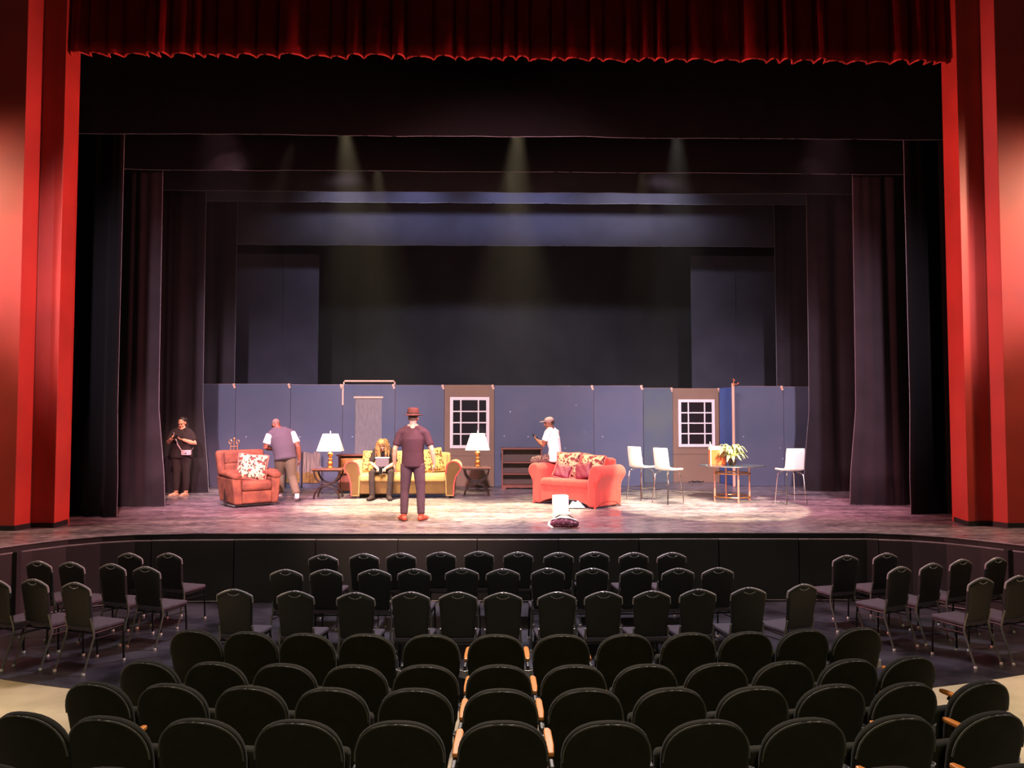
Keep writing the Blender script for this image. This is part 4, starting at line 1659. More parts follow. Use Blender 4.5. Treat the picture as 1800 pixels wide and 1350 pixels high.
def figure(name, label, loc, rz, J, skin, top, bottom, shoe, build=1.0, female=False, sleeve=0.62, hair=None, sleeve_mat=None, waist_bulge=0.0, legcut=1.0, foot='shoe', curl=(0.5, 0.5)):
    """joints J in metres, facing -Y, person's right side is -X"""
    t = thing(name, label, 'person', loc, rz)
    g = {k: Vector(v) for k, v in J.items() if k not in ('headrot',)}
    hr = Matrix.Rotation(R(J['headrot'][2]), 3, 'Z') @ Matrix.Rotation(R(J['headrot'][0]), 3, 'X') @ Matrix.Rotation(R(J['headrot'][1]), 3, 'Y')
    B = build
    sv = (g['shL'] - g['shR']).normalized()
    hv = (g['hipL'] - g['hipR']).normalized()
    body = MB()
    # head
    H = g['head']

    def hp(x, y, z):
        return H + hr @ Vector((x, y, z))
    body.ell(hp(0, 0.012, 0.03), (0.074, 0.094, 0.088), hr)
    body.ell(hp(0, -0.022, -0.04), (0.058, 0.066, 0.072), hr)
    body.ell(hp(0, -0.055, -0.085), (0.026, 0.024, 0.02), hr)
    body.ell(hp(0, -0.096, -0.008), (0.012, 0.018, 0.024), hr)
    body.ell(hp(0, -0.104, -0.022), (0.016, 0.014, 0.011), hr)
    body.ell(hp(0, -0.078, 0.03), (0.05, 0.016, 0.012), hr)
    body.ell(hp(0, -0.082, -0.052), (0.024, 0.012, 0.009), hr)
    for sx in (-1, 1):
        body.ell(hp(sx * 0.077, 0.012, -0.005), (0.01, 0.02, 0.032), hr)
        body.ell(hp(sx * 0.04, -0.055, -0.03), (0.022, 0.026, 0.022), hr)
    body.loft([g['neck'], g['neck'].lerp(H, 0.6) + Vector((0, 0.01, 0)), hp(0, 0.025, -0.02)], [0.06 * B, 0.052 * B, 0.055], n=12)
    # torso

    def torso(mb, e=0.0, lo=True):
        pel, wa, ch, nk = g['pelvis'], g['waist'], g['chest'], g['neck']
        sh = (g['shL'] + g['shR']) / 2
        hw = 0.165 if female else 0.15
        ww = 0.13 if female else 0.142
        wb_ = waist_bulge
        dn = (pel - wa).normalized()
        pts = [pel + dn * 0.09, pel, wa, ch, sh, nk]
        rr = [(hw * B * 0.9 + e, 0.1 * B + e), ((hw + 0.01) * B + e, 0.115 * B + e), ((ww + wb_) * B + e, (0.1 + wb_) * B + e), (0.168 * B + e, 0.118 * B + e), (0.15 * B + e, 0.085 * B + e), (0.062 * B + e * 0.6, 0.058 * B + e * 0.6)]
        if not lo:
            pts = pts[1:]
            rr = rr[1:]
            pts.insert(0, pel + dn * 0.085)
            rr.insert(0, (rr[0][0] + 0.004, rr[0][1] + 0.004))
        mb.loft(pts, rr, side=sv, n=20, dome=0.3)
        mb.loft([g['shR'], g['shR'].lerp(sh, 0.5) + Vector((0, 0, 0.012)), g['shL'].lerp(sh, 0.5) + Vector((0, 0, 0.012)), g['shL']], [0.052 * B + e, 0.062 * B + e, 0.062 * B + e, 0.052 * B + e], n=12)
        if female:
            for q in (-1, 1):
                c = ch + sv * (0.075 * q) + (sv.cross((nk - wa).normalized())).normalized() * 0.095 * -1
                c2 = ch + sv * (0.075 * q) + Vector((0, -0.09, 0.0))
                mb.ell(c2, (0.065 * B + e, 0.055 * B + e, 0.065 * B + e))
    torso(body)
    for s_, i in (('R', 0), ('L', 1)):
        body.loft([g['neck'].lerp(H, 0.35), g['neck'].lerp(g['sh' + s_], 0.45) + Vector((0, 0, 0.035)), g['sh' + s_]], [0.045 * B, 0.045 * B, 0.04 * B], n=10)
        sh, el, wr = g['sh' + s_], g['el' + s_], g['wr' + s_]
        body.loft([sh, sh.lerp(el, 0.4), el, el.lerp(wr, 0.35), wr], [0.05 * B, 0.046 * B, 0.038 * B, 0.04 * B, 0.026 * B], n=12)
        hand(body, wr, g['hd' + s_], g['pm' + s_], 1.0 if not female else 0.9, curl[i], -1 if s_ == 'R' else 1)
        hp_, kn, an = g['hip' + s_], g['kn' + s_], g['an' + s_]
        td = g['toe' + s_].normalized()
        body.loft([hp_, hp_.lerp(kn, 0.35), kn, kn.lerp(an, 0.35), kn.lerp(an, 0.75), an], [0.088 * B, 0.08 * B, 0.055 * B, 0.058 * B, 0.042 * B, 0.036 * B], n=12)
        heel = an + Vector((0, 0, -0.055)) - td * 0.035
        body.loft([heel, an + Vector((0, 0, -0.045)) + td * 0.06, an + Vector((0, 0, -0.062)) + td * 0.16], [(0.032, 0.026), (0.04, 0.03), (0.038, 0.018)], side=td.cross(Vector((0, 0, 1))), n=12)
    remesh('body', body, skin, t, 0.0075, 1)
    # eyes and mouth
    for sx in (-1, 1):
        e = MB()
        e.ell(hp(sx * 0.031, -0.083, 0.008), (0.011, 0.007, 0.007), hr, 10, 7)
        e.build('eye', M['eye'], t)
        e = MB()
        e.ell(hp(sx * 0.032, -0.089, 0.031), (0.018, 0.006, 0.004), hr, 10, 5)
        e.build('eyebrow', M['haird'], t)
    e = MB()
    e.ell(hp(0, -0.091, -0.052), (0.022, 0.007, 0.006), hr, 10, 5)
    e.build('mouth', M['lips'], t)
    # top
    sh_mb = MB()
    torso(sh_mb, 0.016, lo=False)
    for s_ in 'RL':
        sl = MB() if sleeve_mat else sh_mb
        sh, el, wr = g['sh' + s_], g['el' + s_], g['wr' + s_]
        sh_mb.loft([g['neck'] + Vector((0, 0, 0.012)), g['neck'].lerp(sh, 0.45) + Vector((0, 0, 0.03)), sh], [0.05 * B, 0.058 * B, 0.055 * B], n=10)
        if sleeve <= 1:
            e_ = sh.lerp(el, sleeve)
            sl.loft([sh, sh.lerp(e_, 0.5), e_], [0.064 * B, 0.064 * B, 0.066 * B], n=14, dome=0.1)
        else:
            sl.loft([sh, el, el.lerp(wr, 0.9)], [0.064 * B, 0.052 * B, 0.042 * B], n=14, dome=0.1)
        if sleeve_mat:
            remesh('sleeve', sl, sleeve_mat, t, 0.011, 3)
    so = remesh('shirt', sh_mb, top, t, 0.011, 3)
    # bottom
    bt = MB()
    pel, wa = g['pelvis'], g['waist']
    dn = (pel - wa).normalized()
    hw = 0.165 if female else 0.15
    bt.loft([pel + dn * 0.08, pel, pel.lerp(wa, 0.45)], [(hw * B * 0.86 + 0.012, 0.12 * B), ((hw + 0.012) * B + 0.01, 0.127 * B), (hw * B * 0.93 + 0.006, 0.115 * B)], side=hv, n=20, dome=0.25)
    for s_ in 'RL':
        hp_, kn, an = g['hip' + s_], g['kn' + s_], g['an' + s_]
        if legcut >= 1:
            bt.loft([hp_, hp_.lerp(kn, 0.35), kn, kn.lerp(an, 0.4), kn.lerp(an, 0.92)], [0.1 * B, 0.093 * B, 0.071 * B, 0.067 * B, 0.058 * B] if not female else [0.1 * B, 0.093 * B, 0.064 * B, 0.064 * B, 0.046 * B], n=14, dome=0.1)
        else:
            bt.loft([hp_, hp_.lerp(kn, 0.5), hp_.lerp(kn, legcut)], [0.1 * B, 0.096 * B, 0.088 * B], n=14, dome=0.1)
    remesh('trousers' if legcut >= 1 else 'shorts', bt, bottom, t, 0.011, 3)
    # shoes
    for s_ in 'RL':
        an = g['an' + s_]
        td = g['toe' + s_].normalized()
        sdv = td.cross(Vector((0, 0, 1)))
        f_ = MB()
        if foot == 'shoe':
            f_.loft([an + Vector((0, 0, -0.042)) - td * 0.045, an + Vector((0, 0, -0.035)) + td * 0.03, an + Vector((0, 0, -0.045)) + td * 0.12, an + Vector((0, 0, -0.056)) + td * 0.185],
                    [(0.04, 0.042), (0.044, 0.05), (0.048, 0.038), (0.042, 0.026)], side=sdv, n=14)
            f_.loft([an + Vector((0, 0, -0.03)), an + Vector((0, 0, 0.03))], [0.047, 0.047], n=12, dome=0.1)
        elif foot == 'boot':
            f_.loft([an + Vector((0, 0, -0.042)) - td * 0.045, an + Vector((0, 0, -0.035)) + td * 0.03, an + Vector((0, 0, -0.045)) + td * 0.12, an + Vector((0, 0, -0.056)) + td * 0.185],
                    [(0.045, 0.042), (0.048, 0.05), (0.052, 0.042), (0.046, 0.03)], side=sdv, n=14)
            f_.loft([an + Vector((0, 0, -0.03)), an.lerp(g['kn' + s_], 0.35)], [0.055, 0.062], n=12, dome=0.1)
        else:
            f_.loft([an + Vector((0, 0, -0.08)) - td * 0.05, an + Vector((0, 0, -0.08)) + td * 0.06, an + Vector((0, 0, -0.08)) + td * 0.185], [(0.04, 0.009), (0.044, 0.009), (0.044, 0.009)], side=sdv, n=14)
            for q in (0.05, 0.13):
                f_.loft([an + Vector((0, 0, -0.075)) + td * q + sdv * 0.04, an + Vector((0, 0, -0.028 - q * 0.18)) + td * q, an + Vector((0, 0, -0.075)) + td * q - sdv * 0.04], [(0.012, 0.006)] * 3, side=td, n=8)
        f_.build('sandal' if foot == 'sandal' else foot, shoe, t)
    if hair:
        hair(t, hp, hr, g)
    return t


def stand(H=1.75, **kw):
    s = H / 1.75
    J = dict(pelvis=(0, 0, .95), waist=(0, 0, 1.10), chest=(0, 0, 1.30), neck=(0, .01, 1.47), head=(0, -.01, 1.63), shR=(-.185, 0, 1.41), shL=(.185, 0, 1.41), elR=(-.24, .03, 1.13), elL=(.24, .03, 1.13),
             wrR=(-.25, -.03, .88), wrL=(.25, -.03, .88), hdR=(0, -.1, -1), hdL=(0, -.1, -1), pmR=(1, 0, 0), pmL=(-1, 0, 0), hipR=(-.088, 0, .91), hipL=(.088, 0, .91), knR=(-.1, -.01, .49), knL=(.1, -.01, .49),
             anR=(-.1, .02, .088), anL=(.1, .02, .088), toeR=(-.15, -1, 0), toeL=(.15, -1, 0))
    J = {k: (tuple(c * s for c in v) if k[:2] not in ('hd', 'pm', 'to') else v) for k, v in J.items()}
    J['anR'] = (J['anR'][0], J['anR'][1], .088)
    J['anL'] = (J['anL'][0], J['anL'][1], .088)
    J['headrot'] = (0, 0, 0)
    J.update(kw)
    return J


# 1 woman looking at her phone beside the left leg curtain


def hair_bun(t, hp, hr, g):
    mb = MB()
    mb.ell(hp(0, 0.03, 0.05), (0.082, 0.09, 0.082), hr)
    mb.ell(hp(0, 0.06, -0.0), (0.076, 0.065, 0.08), hr)
    mb.ell(hp(0.03, 0.12, 0.03), (0.045, 0.045, 0.045), hr)
    mb.loft([hp(0.05, 0.09, -0.02), hp(0.07, 0.07, -0.1), hp(0.075, 0.04, -0.17)], [0.03, 0.025, 0.012], n=10)
    remesh('hair', mb, M['haird'], t, 0.01, 2)


p = at(331, 868, 0)
J = stand(1.68, headrot=(24, 0, -8), elR=(-.27, -.02, 1.14), elL=(.27, -.0, 1.12), wrR=(-.15, -.22, 1.23), wrL=(.1, -.24, 1.21), hdR=(.45, -.55, .5), hdL=(-.9, -.25, .2), pmR=(.7, .6, 0), pmL=(-.2, .4, .9),
          knR=(-.08, -.03, .47), knL=(.11, -.03, .47), anR=(-.09, -.02, .088), anL=(.11, .0, .088), toeR=(-.75, -.75, 0), toeL=(-.45, -.9, 0))
w1 = figure('person', 'woman in black top and leggings looking at her phone beside the leg curtain', (p.x, 16.85, 0), R(6), J, M['skin1'], M['blackcloth'], M['blackcloth'], M['sandal'], build=1.26, female=True, sleeve=0.7,
            hair=hair_bun, foot='sandal', waist_bulge=0.02, curl=(0.7, 0.8))


def carry(name, label, cat, parent_loc, rz, local):
    o = thing(name, label, cat, loc_in(parent_loc, rz, *local), rz)
    return o


ph = carry('phone', 'black phone held in both hands by the standing woman', 'phone', w1.location, R(6), (-0.035, -0.33, 1.28))
mb = MB()
mb.box(-0.04, 0.04, -0.075, 0.075, -0.005, 0.005)
mb.xform(Matrix.Rotation(R(25), 4, 'X'))
mb.build('case', M['phone'], ph, bevel=0.003)
mb = MB()
mb.box(-0.036, 0.036, -0.07, 0.07, 0.005, 0.0062)
mb.xform(Matrix.Rotation(R(25), 4, 'X'))
mb.build('screen', M['winglass'], ph, smooth=False)
hb = carry('handbag', 'small pale pink bag worn at the standing woman hip', 'bag', w1.location, R(6), (0.15, -0.18, 0.88))
mb = MB()
mb.box(-0.1, 0.1, -0.035, 0.035, 0, 0.11)
mb.build('body', M['silverbag'], hb, bevel=0.012)
mb = MB()
mb.loft([(-0.1, 0, 0.1), (-0.17, -0.02, 0.22), (-0.24, 0.02, 0.38), (-0.3, 0.12, 0.52)], [(0.012, 0.003)] * 4, side=(1, 0, 0), n=6)
mb.loft([(0.1, 0, 0.1), (0.12, 0.1, 0.16)], [(0.012, 0.003)] * 2, side=(0, 1, 0), n=6)
mb.build('strap', M['silverbag'], hb)
mb = MB()
mb.box(-0.015, 0.015, -0.04, -0.034, 0.03, 0.05)
mb.build('clasp', M['chrome'], hb)

# 2 man walking behind the recliner


def hair_short(t, hp, hr, g):
    mb = MB()
    mb.ell(hp(0, 0.03, 0.045), (0.078, 0.086, 0.08), hr)
    remesh('hair', mb, M['hairgrey'], t, 0.01, 1)


J = stand(1.72, pelvis=(-.02, .02, .93), waist=(.0, -.02, 1.08), chest=(.05, -.07, 1.28), neck=(.1, -.13, 1.43), head=(.15, -.22, 1.53), headrot=(36, 0, 30), shR=(-.15, -.1, 1.37), shL=(.27, -.08, 1.34),
          elL=(.36, -.05, 1.08), elR=(-.27, .06, 1.09), wrL=(.2, -.26, 1.04), wrR=(-.3, .02, .84), hdL=(-.3, -1, .1), hdR=(0, -.3, -1), hipR=(-.11, .02, .91), hipL=(.07, .02, .91), knR=(-.16, -.02, .48), knL=(.06, -.2, .52),
          anR=(-.24, .24, .13), anL=(.06, -.06, .13), toeR=(0, -1, -.3), toeL=(0, -1, 0))
p = at(507, 882, 0)
w2 = figure('person', 'man with cropped hair walking in grey shirt with white sleeves behind the recliner', (p.x - 0.14, p.y + 0.15, 0), R(200), J, M['skin2'], M['greycloth'], M['khaki'], M['whitecloth'], build=1.28, sleeve=0.72,
            hair=hair_short, sleeve_mat=M['whitecloth'], waist_bulge=0.03)

# 3 woman seated on the gold sofa with dreadlocks


def hair_dreads(t, hp, hr, g):
    rnd = random.Random(3)
    cap = MB()
    cap.ell(hp(0, 0.02, 0.045), (0.09, 0.1, 0.085), hr)
    remesh('hair', cap, M['dread'], t, 0.011, 1)
    for k in range(34):
        a = 2 * PI * k / 34 + rnd.uniform(-0.05, 0.05)
        r0 = rnd.uniform(0.045, 0.075)
        x0, y0 = r0 * math.cos(a), 0.02 + r0 * math.sin(a)
        front = y0 < -0.02
        if front and abs(x0) < 0.03:
            x0 = 0.03 * (1 if x0 >= 0 else -1)
        A_ = hp(x0, y0, 0.11)
        wdt = 1.5 + 0.3 * rnd.random()
        B_ = hp(max(-0.13, min(0.13, x0 * wdt * 1.15)), y0 * 1.55, 0.05)
        down = Vector((0, 0, -1))
        o_ = (B_ - hp(0, 0, 0.05))
        o_.z = 0
        C_ = B_ + down * 0.12 + o_ * 0.12
        D_ = C_ + down * rnd.uniform(0.08, 0.16) + Vector((rnd.uniform(-.02, .02), 0, 0))
        mb = MB()
        mb.loft([A_, B_, C_, D_], [0.013, 0.014, 0.013, 0.008], n=7)
        mb.build('dreadlock', M['dread'], t)


p = at(668, 880, 0)
SY = S1.y - 0.02
ox, oy = p.x, 16.4
J = dict(pelvis=(0, .06, .6), waist=(0, .02, .74), chest=(0, -.08, .92), neck=(0, -.17, 1.03), head=(0, -.27, 1.1), headrot=(52, 0, 0), shR=(-.17, -.12, .99), shL=(.17, -.12, .99), elR=(-.25, -.22, .74), elL=(.25, -.22, .74),
         wrR=(-.07, -.46, .63), wrL=(.07, -.46, .63), hdR=(.5, -.8, -.3), hdL=(-.5, -.8, -.3), pmR=(.4, 0, -1), pmL=(-.4, 0, -1), hipR=(-.1, .02, .58), hipL=(.1, .02, .58), knR=(-.2, -.47, .55), knL=(.2, -.47, .55),
         anR=(-.17, -.55, .088), anL=(.17, -.55, .088), toeR=(-.3, -1, 0), toeL=(.3, -1, 0))
w3 = figure('person', 'seated woman with blond dreadlocks bent over her lap on the gold sofa', (ox, oy, 0), 0, J, M['skin1'], M['blackcloth'], M['blackcloth'], M['blackcloth'], build=1.0, female=True, sleeve=0.9, hair=hair_dreads, foot='boot', curl=(0.9, 0.9))
gb = carry('shoulder_bag', 'grey and white bag held against the seated woman', 'bag', (ox, oy, 0), 0, (0, -0.33, 0.66))
mb = MB()
mb.box(-0.14, 0.14, -0.05, 0.05, 0, 0.18)
mb.build('body', M['greybag'], gb, bevel=0.02)
mb = MB()
mb.box(-0.145, 0.145, -0.055, 0.052, 0.18, 0.205)
mb.build('top_band', M['whitecloth'], gb, bevel=0.008)
ph = carry('phone', 'phone in the seated woman hands above her knees', 'phone', (ox, oy, 0), 0, (0, -0.57, 0.6))
mb = MB()
mb.box(-0.036, 0.036, -0.006, 0.006, -0.07, 0.07)
mb.build('case', M['phone'], ph, bevel=0.003)

# 4 man in hat, seen from behind


def hat_hair(t, hp, hr, g):
    mb = MB()
    mb.ell(hp(0, 0.03, 0.02), (0.08, 0.088, 0.075), hr)
    remesh('hair', mb, M['hairgrey'], t, 0.01, 1)
    h = MB()
    prof = [(0.075, 0.055), (0.165, 0.035), (0.17, 0.042), (0.1, 0.062), (0.1, 0.075), (0.094, 0.15), (0.085, 0.172), (0.05, 0.178), (0.0, 0.165)]
    n_ = 28
    vs, fs = [], []
    for r, z in prof:
        for k in range(n_):
            q = 2 * PI * k / n_
            zz = z + (0.022 * abs(math.cos(q)) ** 2 if r > 0.12 else 0)
            vs.append(hp(r * math.cos(q), 0.01 + r * 1.12 * math.sin(q), zz))
    for i in range(len(prof) - 1):
        for k in range(n_):
            k2 = (k + 1) % n_
            fs.append((i * n_ + k, i * n_ + k2, (i + 1) * n_ + k2, (i + 1) * n_ + k))
    h.add(vs, fs)
    ho = h.build('hat', M['hat'], t, sub=1)
    b = MB()
    b.loft([hp(0.1 * math.cos(q), 0.01 + 0.112 * math.sin(q), 0.078) for q in [2 * PI * k / 24 for k in range(24)]], [(0.004, 0.014)] * 24, n=6, closed=True)
    b.build('hat_band', M['blackcloth'], ho)


p = at(724, 917, 0)
J = stand(1.8, headrot=(2, 0, 0), shR=(-.205, 0, 1.44), shL=(.205, 0, 1.44), elR=(-.31, .03, 1.17), elL=(.29, .03, 1.17), wrR=(-.35, -.03, .93), wrL=(.31, -.05, .92), hdR=(.1, -.3, -1), hdL=(-.05, -.2, -1),
          hipR=(-.095, 0, .93), hipL=(.095, 0, .93), knR=(-.13, -.01, .5), knL=(.13, -.01, .5), anR=(-.14, .02, .088), anL=(.14, .02, .088), toeR=(-.45, -1, 0), toeL=(.5, -1, 0))
w4 = figure('person', 'man in dark brimmed hat, maroon shirt and jeans standing with his back turned', (p.x, p.y + 0.1, 0), R(180), J, M['skin3'], M['maroonshirt'], M['jeans'], M['redshoe'], build=1.06, sleeve=0.75, hair=hat_hair, waist_bulge=0.01)

# 5 man in cap perched on the loveseat arm


def cap_hair(t, hp, hr, g):
    mb = MB()
    mb.ell(hp(0, 0.03, 0.01), (0.079, 0.088, 0.07), hr)
    remesh('hair', mb, M['haird'], t, 0.01, 1)
    c = MB()
    c.ell(hp(0, 0.012, 0.062), (0.084, 0.1, 0.068), hr)
    co = c.build('cap', M['whitegrey'], t)
    c = MB()
    c.ell(hp(0, -0.125, 0.052), (0.062, 0.07, 0.008), hr)
    c.build('cap_bill', M['whitegrey'], co)


M['whitegrey'] = mat('dusty grey cap cloth', (150, 122, 118), 0.85)
A2 = loc_in(S2, S2R, -0.72, -0.12, 0)
J = dict(pelvis=(0, .04, .90), waist=(0, .05, 1.05), chest=(0, 0.0, 1.26), neck=(0, -.03, 1.43), head=(0, -.09, 1.57), headrot=(8, 0, 42), shR=(-.18, -.02, 1.38), shL=(.18, -.02, 1.38), elR=(-.22, -.1, 1.12), elL=(.22, -.1, 1.12),
         wrR=(-.06, -.32, 1.2), wrL=(.06, -.33, 1.22), hdR=(.3, -.9, .3), hdL=(-.3, -.8, .5), pmR=(.3, .3, .9), pmL=(-.6, .3, .7), hipR=(-.1, 0, .87), hipL=(.1, 0, .87), knR=(-.14, -.4, .8), knL=(.14, -.4, .8),
         anR=(-.1, -.2, .42), anL=(.1, -.2, .42), toeR=(-.1, -1, -.3), toeL=(.1, -1, -.3))
p = aty(966, 800, 15.72)
w5 = figure('person', 'man in white T-shirt, patterned shorts and cap perched on the loveseat arm', (p.x + 0.06, 15.62, 0), R(-124), J, M['skin2'], M['whitecloth'], M['shorts'], M['whitecloth'], build=1.0, sleeve=0.6, hair=cap_hair, legcut=0.97, curl=(0.8, 0.8))
ph = carry('phone', 'phone held up by the man in the white T-shirt', 'phone', w5.location, R(-124), (0, -0.43, 1.3))
mb = MB()
mb.box(-0.036, 0.036, -0.07, 0.07, -0.005, 0.005)
mb.xform(Matrix.Rotation(R(-35), 4, 'X'))
mb.build('case', M['phone'], ph, bevel=0.003)

# ------------------------------------------------------------ banquet chairs


def crown_outline(w, z0, z1, n=10):
    pts = [(-w * 0.43, z0)]
    pts += [(-w * 0.48, z0 + (z1 - z0) * 0.5), (-w * 0.5, z1 - 0.13), (-w * 0.5, z1 - 0.085)]
    # shoulders then shallow arch
    for i in range(n + 1):
        u = -1 + 2 * i / n
        z = z1 - 0.062 * abs(u) ** 1.7
        pts.append((u * w * 0.485, z))
    pts += [(w * 0.5, z1 - 0.085), (w * 0.5, z1 - 0.13), (w * 0.48, z0 + (z1 - z0) * 0.5), (w * 0.43, z0)]
    return pts


def banquet_chair():
    t = thing('banquet_chair', 'x', 'chair')
    tilt = Matrix.Translation((0, 0.2, 0.44)) @ Matrix.Rotation(R(-9), 4, 'X') @ Matrix.Translation((0, 0, -0.44))
    out = crown_outline(0.375, 0.46, 0.932)
    mb = MB()
    mb.pad(out, 0.045, ins=0.014, crown=0.006)
    mb.xform(tilt)
    bk_ = mb.build('backrest', M['chairvinyl'], t)
    mb = MB()
    ring = [(x * 1.01, 0.0, z + 0.003) for x, z in out[2:-2]]
    mb.tube(ring, 0.011, n=6)
    mb.xform(tilt)
    mb.build('edge_piping', M['piping'], bk_)
    mb = MB()
    hz = 0.905
    low = [(0.062 * u, 0.028, hz - 0.022 * (1 - u * u)) for u in [-1 + i / 4 for i in range(9)]]
    mb.tube(low, 0.0045, n=6)
    mb.xform(tilt)
    mb.build('handle', M['piping'], bk_)
    mb = MB()
    w, d = 0.2, 0.2
    mb.prism([(-w, -d), (w, -d), (w * 0.9, d), (-w * 0.9, d)], 0.405, 0.455, axis='z')
    mb.build('seat', M['chairseat'], t, bevel=0.018, seg=3)
    for sx in (-1, 1):
        for fr in (0, 1):
            mb = MB()
            if fr:
                mb.tube([(sx * 0.18, -0.18, 0.4), (sx * 0.185, -0.19, 0.3), (sx * 0.19, -0.2, 0.012)], 0.011)
            else:
                mb.tube([(sx * 0.175, 0.235, 0.56), (sx * 0.18, 0.2, 0.42), (sx * 0.19, 0.205, 0.36), (sx * 0.195, 0.33, 0.012)], 0.011)
            lg = mb.build('leg', M['chairframe'] if fr else M['legshine'], t)
            mb = MB()
            c = (sx * 0.19, -0.2, 0) if fr else (sx * 0.195, 0.333, 0)
            mb.lathe([(0.017, 0), (0.017, 0.015), (0.013, 0.024)], n=8, c=c)
            mb.build('glide', M['glide'], lg)
    mb = MB()
    for sx in (-1, 1):
        mb.tube([(sx * 0.182, -0.185, 0.395), (sx * 0.182, 0.2, 0.395)], 0.009, n=6)
        mb.tube([(sx * 0.185, -0.192, 0.32), (sx * 0.188, 0.215, 0.34)], 0.006, n=6)
    mb.tube([(-0.18, -0.18, 0.395), (0.18, -0.18, 0.395)], 0.009, n=6)
    mb.tube([(-0.18, 0.2, 0.395), (0.18, 0.2, 0.395)], 0.009, n=6)
    mb.build('seat_frame', M['chairframe'], t)
    return t


M['legshine'] = mat('dark grey chair tube', (120, 118, 112), 0.3, metal=0.6)  # rear legs paler: the light they catch is in the colour
bc = banquet_chair()
cache_kids(bc)
first = [True]


def place(proto, first, loc, rz, label, group, scale=1):
    o = proto if first[0] else dup(proto)
    first[0] = False
    o.location = loc
    o.rotation_euler = (0, 0, rz)
    o['label'] = label
    o['group'] = group
    return o


ZT = PZ + 0.925
ROWA = [(568, 977), (640, 975), (705, 974), (775, 972), (842, 971), (911, 972), (982, 973), (1045, 972), (1114, 973), (1181, 973)]
ROWB = [(503, 1003), (573, 1003), (658, 1003), (728, 1002), (812, 1001), (884, 1002), (963, 1001), (1041, 1001), (1119, 1001), (1192, 1001), (1262, 1000)]
ROWC = [(412, 1038), (519, 1041), (625, 1044), (722, 1043), (805, 1043), (884, 1044), (979, 1043), (1061, 1042), (1146, 1041), (1227, 1038), (1316, 1035), (1411, 1029)]
LEFT = [(68, 988, 18, 'back'), (125, 990, 18, 'back'), (197, 993, 18, 'middle'), (228, 974, 18, 'wall'), (297, 974, 18, 'wall'), (257, 998, 18, 'middle'), (-6, 1021, 22, 'near'), (60, 1020, 21, 'near'), (133, 1026, 20, 'near')]
RIGHT = [(1487, 978, -16), (1557, 974, -17), (1582, 998, -24), (1638, 992, -22), (1690, 985, -22), (1752, 982, -22), (1725, 1018, -20), (1790, 1014, -20)]


def chair_at(px, py, rot, label, group):
    q = at(px, py, ZT)
    # the top of the back sits 0.28 m behind the chair's centre: step forward along its facing
    f = Vector((math.sin(-rot) * -1, -math.cos(rot), 0))
    face = Matrix.Rotation(rot, 3, 'Z') @ Vector((0, -1, 0))
    c = q + face * 0.275
    place(bc, first, (c.x, c.y, PZ + 0.005), rot, label, group)


for row, nm, desc in ((ROWA, 'A', 'row nearest the stage'), (ROWB, 'B', 'middle row'), (ROWC, 'C', 'row nearest the fixed seats')):
    N = len(row)
    for i, (px, py) in enumerate(row):
        a = -(px - 885) / 900 * 0.28 - (0.2 if px > 1400 else 0)
        rot = PI - a
        lb = 'black banquet chair, %s from the left in the centre block %s' % (ORD[i], desc)
        chair_at(px, py, rot, lb, 'banquet chairs in the centre block')
for i, (px, py, a, _) in enumerate(LEFT):
    lb = ['black banquet chair farthest left against the stage wall', 'black banquet chair second from left against the stage wall', 'black banquet chair in the left block middle, left of its twin',
          'black banquet chair half hidden behind two others in the left block', 'black banquet chair of the left block nearest the centre block and stage', 'black banquet chair in the left block middle, right of its twin',
          'black banquet chair cut off by the left picture edge', 'black banquet chair second from left picture edge beside the concrete', 'black banquet chair of the left block nearest the fixed seats'][i]
    chair_at(px, py, PI - R(a), lb, 'banquet chairs in the left block')
for i, (px, py, a) in enumerate(RIGHT):
    lb = ['black banquet chair of the right block nearest the centre block', 'black banquet chair second along the wall in the right block', 'black banquet chair in the right block middle, left of its twin',
          'black banquet chair in the right block middle, right of its twin', 'black banquet chair in the dark third along the right wall', 'black banquet chair in the dark farthest along the right wall',
          'black banquet chair of the right block nearest the fixed seats', 'black banquet chair cut off by the right picture edge'][i]
    # turned the other way: faces up and left
    chair_at(px, py, PI - R(a), lb, 'banquet chairs in the right block')

# ------------------------------------------------------------ fixed auditorium seats


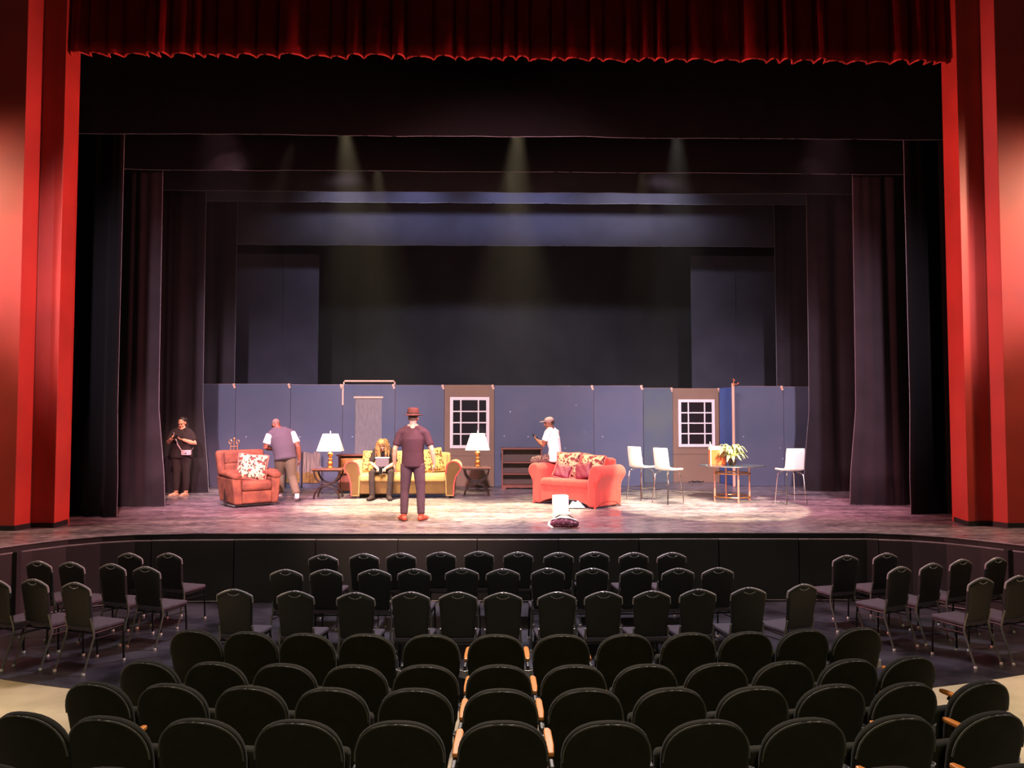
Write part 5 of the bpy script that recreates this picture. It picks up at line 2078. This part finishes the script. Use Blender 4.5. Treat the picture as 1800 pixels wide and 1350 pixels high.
def fixed_seat():
    t = thing('auditorium_seat', 'x', 'seat')
    w = 0.247
    H = 0.855
    out = [(-0.2, 0.28)] + [(-w * 0.97, 0.5), (-w, 0.62)]
    for i in range(1, 18):
        a = PI - PI * i / 18
        c, s_ = math.cos(a), math.sin(a)
        out.append((w * math.copysign(abs(c) ** 0.87, c), H - 0.235 + 0.235 * abs(s_) ** 0.87))
    out += [(w, 0.62), (w * 0.97, 0.5), (0.2, 0.28)]
    tilt = Matrix.Translation((0, 0.1, 0.35)) @ Matrix.Rotation(R(-12), 4, 'X') @ Matrix.Translation((0, 0, -0.35))
    mb = MB()
    mb.pad(out, 0.056, ins=0.018, crown=0.008, bend=-0.45)
    mb.xform(tilt)
    b = mb.build('backrest', M['seatgreen'], t)
    mb = MB()
    rg = [(x * 0.985, 0.026 - 0.45 * x * x, z - 0.004) for x, z in out[2:-2]]
    mb.tube(rg, 0.005, n=6)
    mb.xform(tilt)
    mb.build('welt', M['seatedge'], b)
    mb = MB()
    mb.prism([(-0.23, -0.06), (0.23, -0.06), (0.22, 0.04), (-0.22, 0.04)], 0.34, 0.60, axis='z')
    mb.v = [(x * 0.96, y - 0.05 - (z - 0.34) * 0.12, z - 0.02) for x, y, z in mb.v]
    mb.build('seat_cushion', M['seatgreen'], t, bevel=0.035, seg=3)
    for k, nm in ((-1, 'standard'),):
        mb = MB()
        mb.prism([(0.1, 0.0), (0.14, 0.0), (0.06, 0.3), (0.04, 0.53), (-0.36, 0.53), (-0.38, 0.5), (-0.12, 0.42), (-0.08, 0.15), (-0.22, 0.02), (-0.22, 0.0)], -0.29, -0.265, axis='x')
        sd_ = mb.build('standard', M['seatiron'], t, smooth=False, bevel=0.006)
        mb = MB()
        mb.prism([(-0.262, -0.44), (-0.29, -0.44), (-0.302, -0.4), (-0.304, -0.2), (-0.296, -0.08), (-0.262, -0.08), (-0.255, -0.2), (-0.254, -0.4)], 0.53, 0.556, axis='z')
        mb.build('armrest', M['armwood'], t, smooth=False, bevel=0.007)
        mb = MB()
        mb.lathe([(0.038, 0.0), (0.042, 0.06), (0.046, 0.065), (0.042, 0.066), (0.036, 0.02)], n=20, c=(-0.278, 0.05, 0.44))
        mb.build('cup_holder', M['piping'], t)
    return t


fs_ = fixed_seat()
cache_kids(fs_)
f2 = [True]
R1 = [(340, 1105), (437, 1108), (537, 1111), (643, 1112), (757, 1113), (872, 1113), (988, 1113), (1101, 1112), (1213, 1110), (1315, 1108), (1416, 1104), (1512, 1101)]
R2 = [(257, 1159), (375, 1161), (497, 1164), (622, 1166), (747, 1166), (877, 1166), (1010, 1166), (1137, 1165), (1263, 1163), (1382, 1160), (1497, 1156), (1603, 1151)]
R3 = [(165, 1196), (297, 1199), (437, 1203), (580, 1206), (729, 1207), (880, 1208), (1032, 1207), (1181, 1206), (1328, 1204), (1467, 1200), (1597, 1197), (1730, 1194)]
R4 = [(43, 1249), (183, 1256), (347, 1260), (520, 1262), (700, 1264), (884, 1264), (1069, 1264), (1246, 1262), (1420, 1259), (1583, 1254), (1747, 1248)]
R5 = [(-20, 1339), (195, 1346), (412, 1349), (640, 1351), (888, 1352), (1112, 1351), (1336, 1349), (1560, 1345), (1780, 1341)]
for ri, (row, ztop) in enumerate(((R1, -0.135), (R2, -0.11), (R3, -0.04), (R4, 0.08), (R5, 0.22))):
    N = len(row)
    for i, (px, py) in enumerate(row):
        q = at(px, py, ztop)
        a = math.atan2(q.x - 0.05, 9.5 - 0.6 * ri) * 0.62
        if abs(i - (N - 1) / 2) >= N / 2 - 0.6:
            a *= 1.15
        rot = PI + a
        face = Matrix.Rotation(rot, 3, 'Z') @ Vector((0, -1, 0))
        c = q + face * 0.2
        lb = 'dark green fixed auditorium seat, %s from the left in the %s row from the pit' % (ORD[i], ORD[ri])
        o = place(fs_, f2, (c.x, c.y, ztop - 0.855), rot, lb, 'fixed auditorium seats, ' + ORD[ri] + ' row')
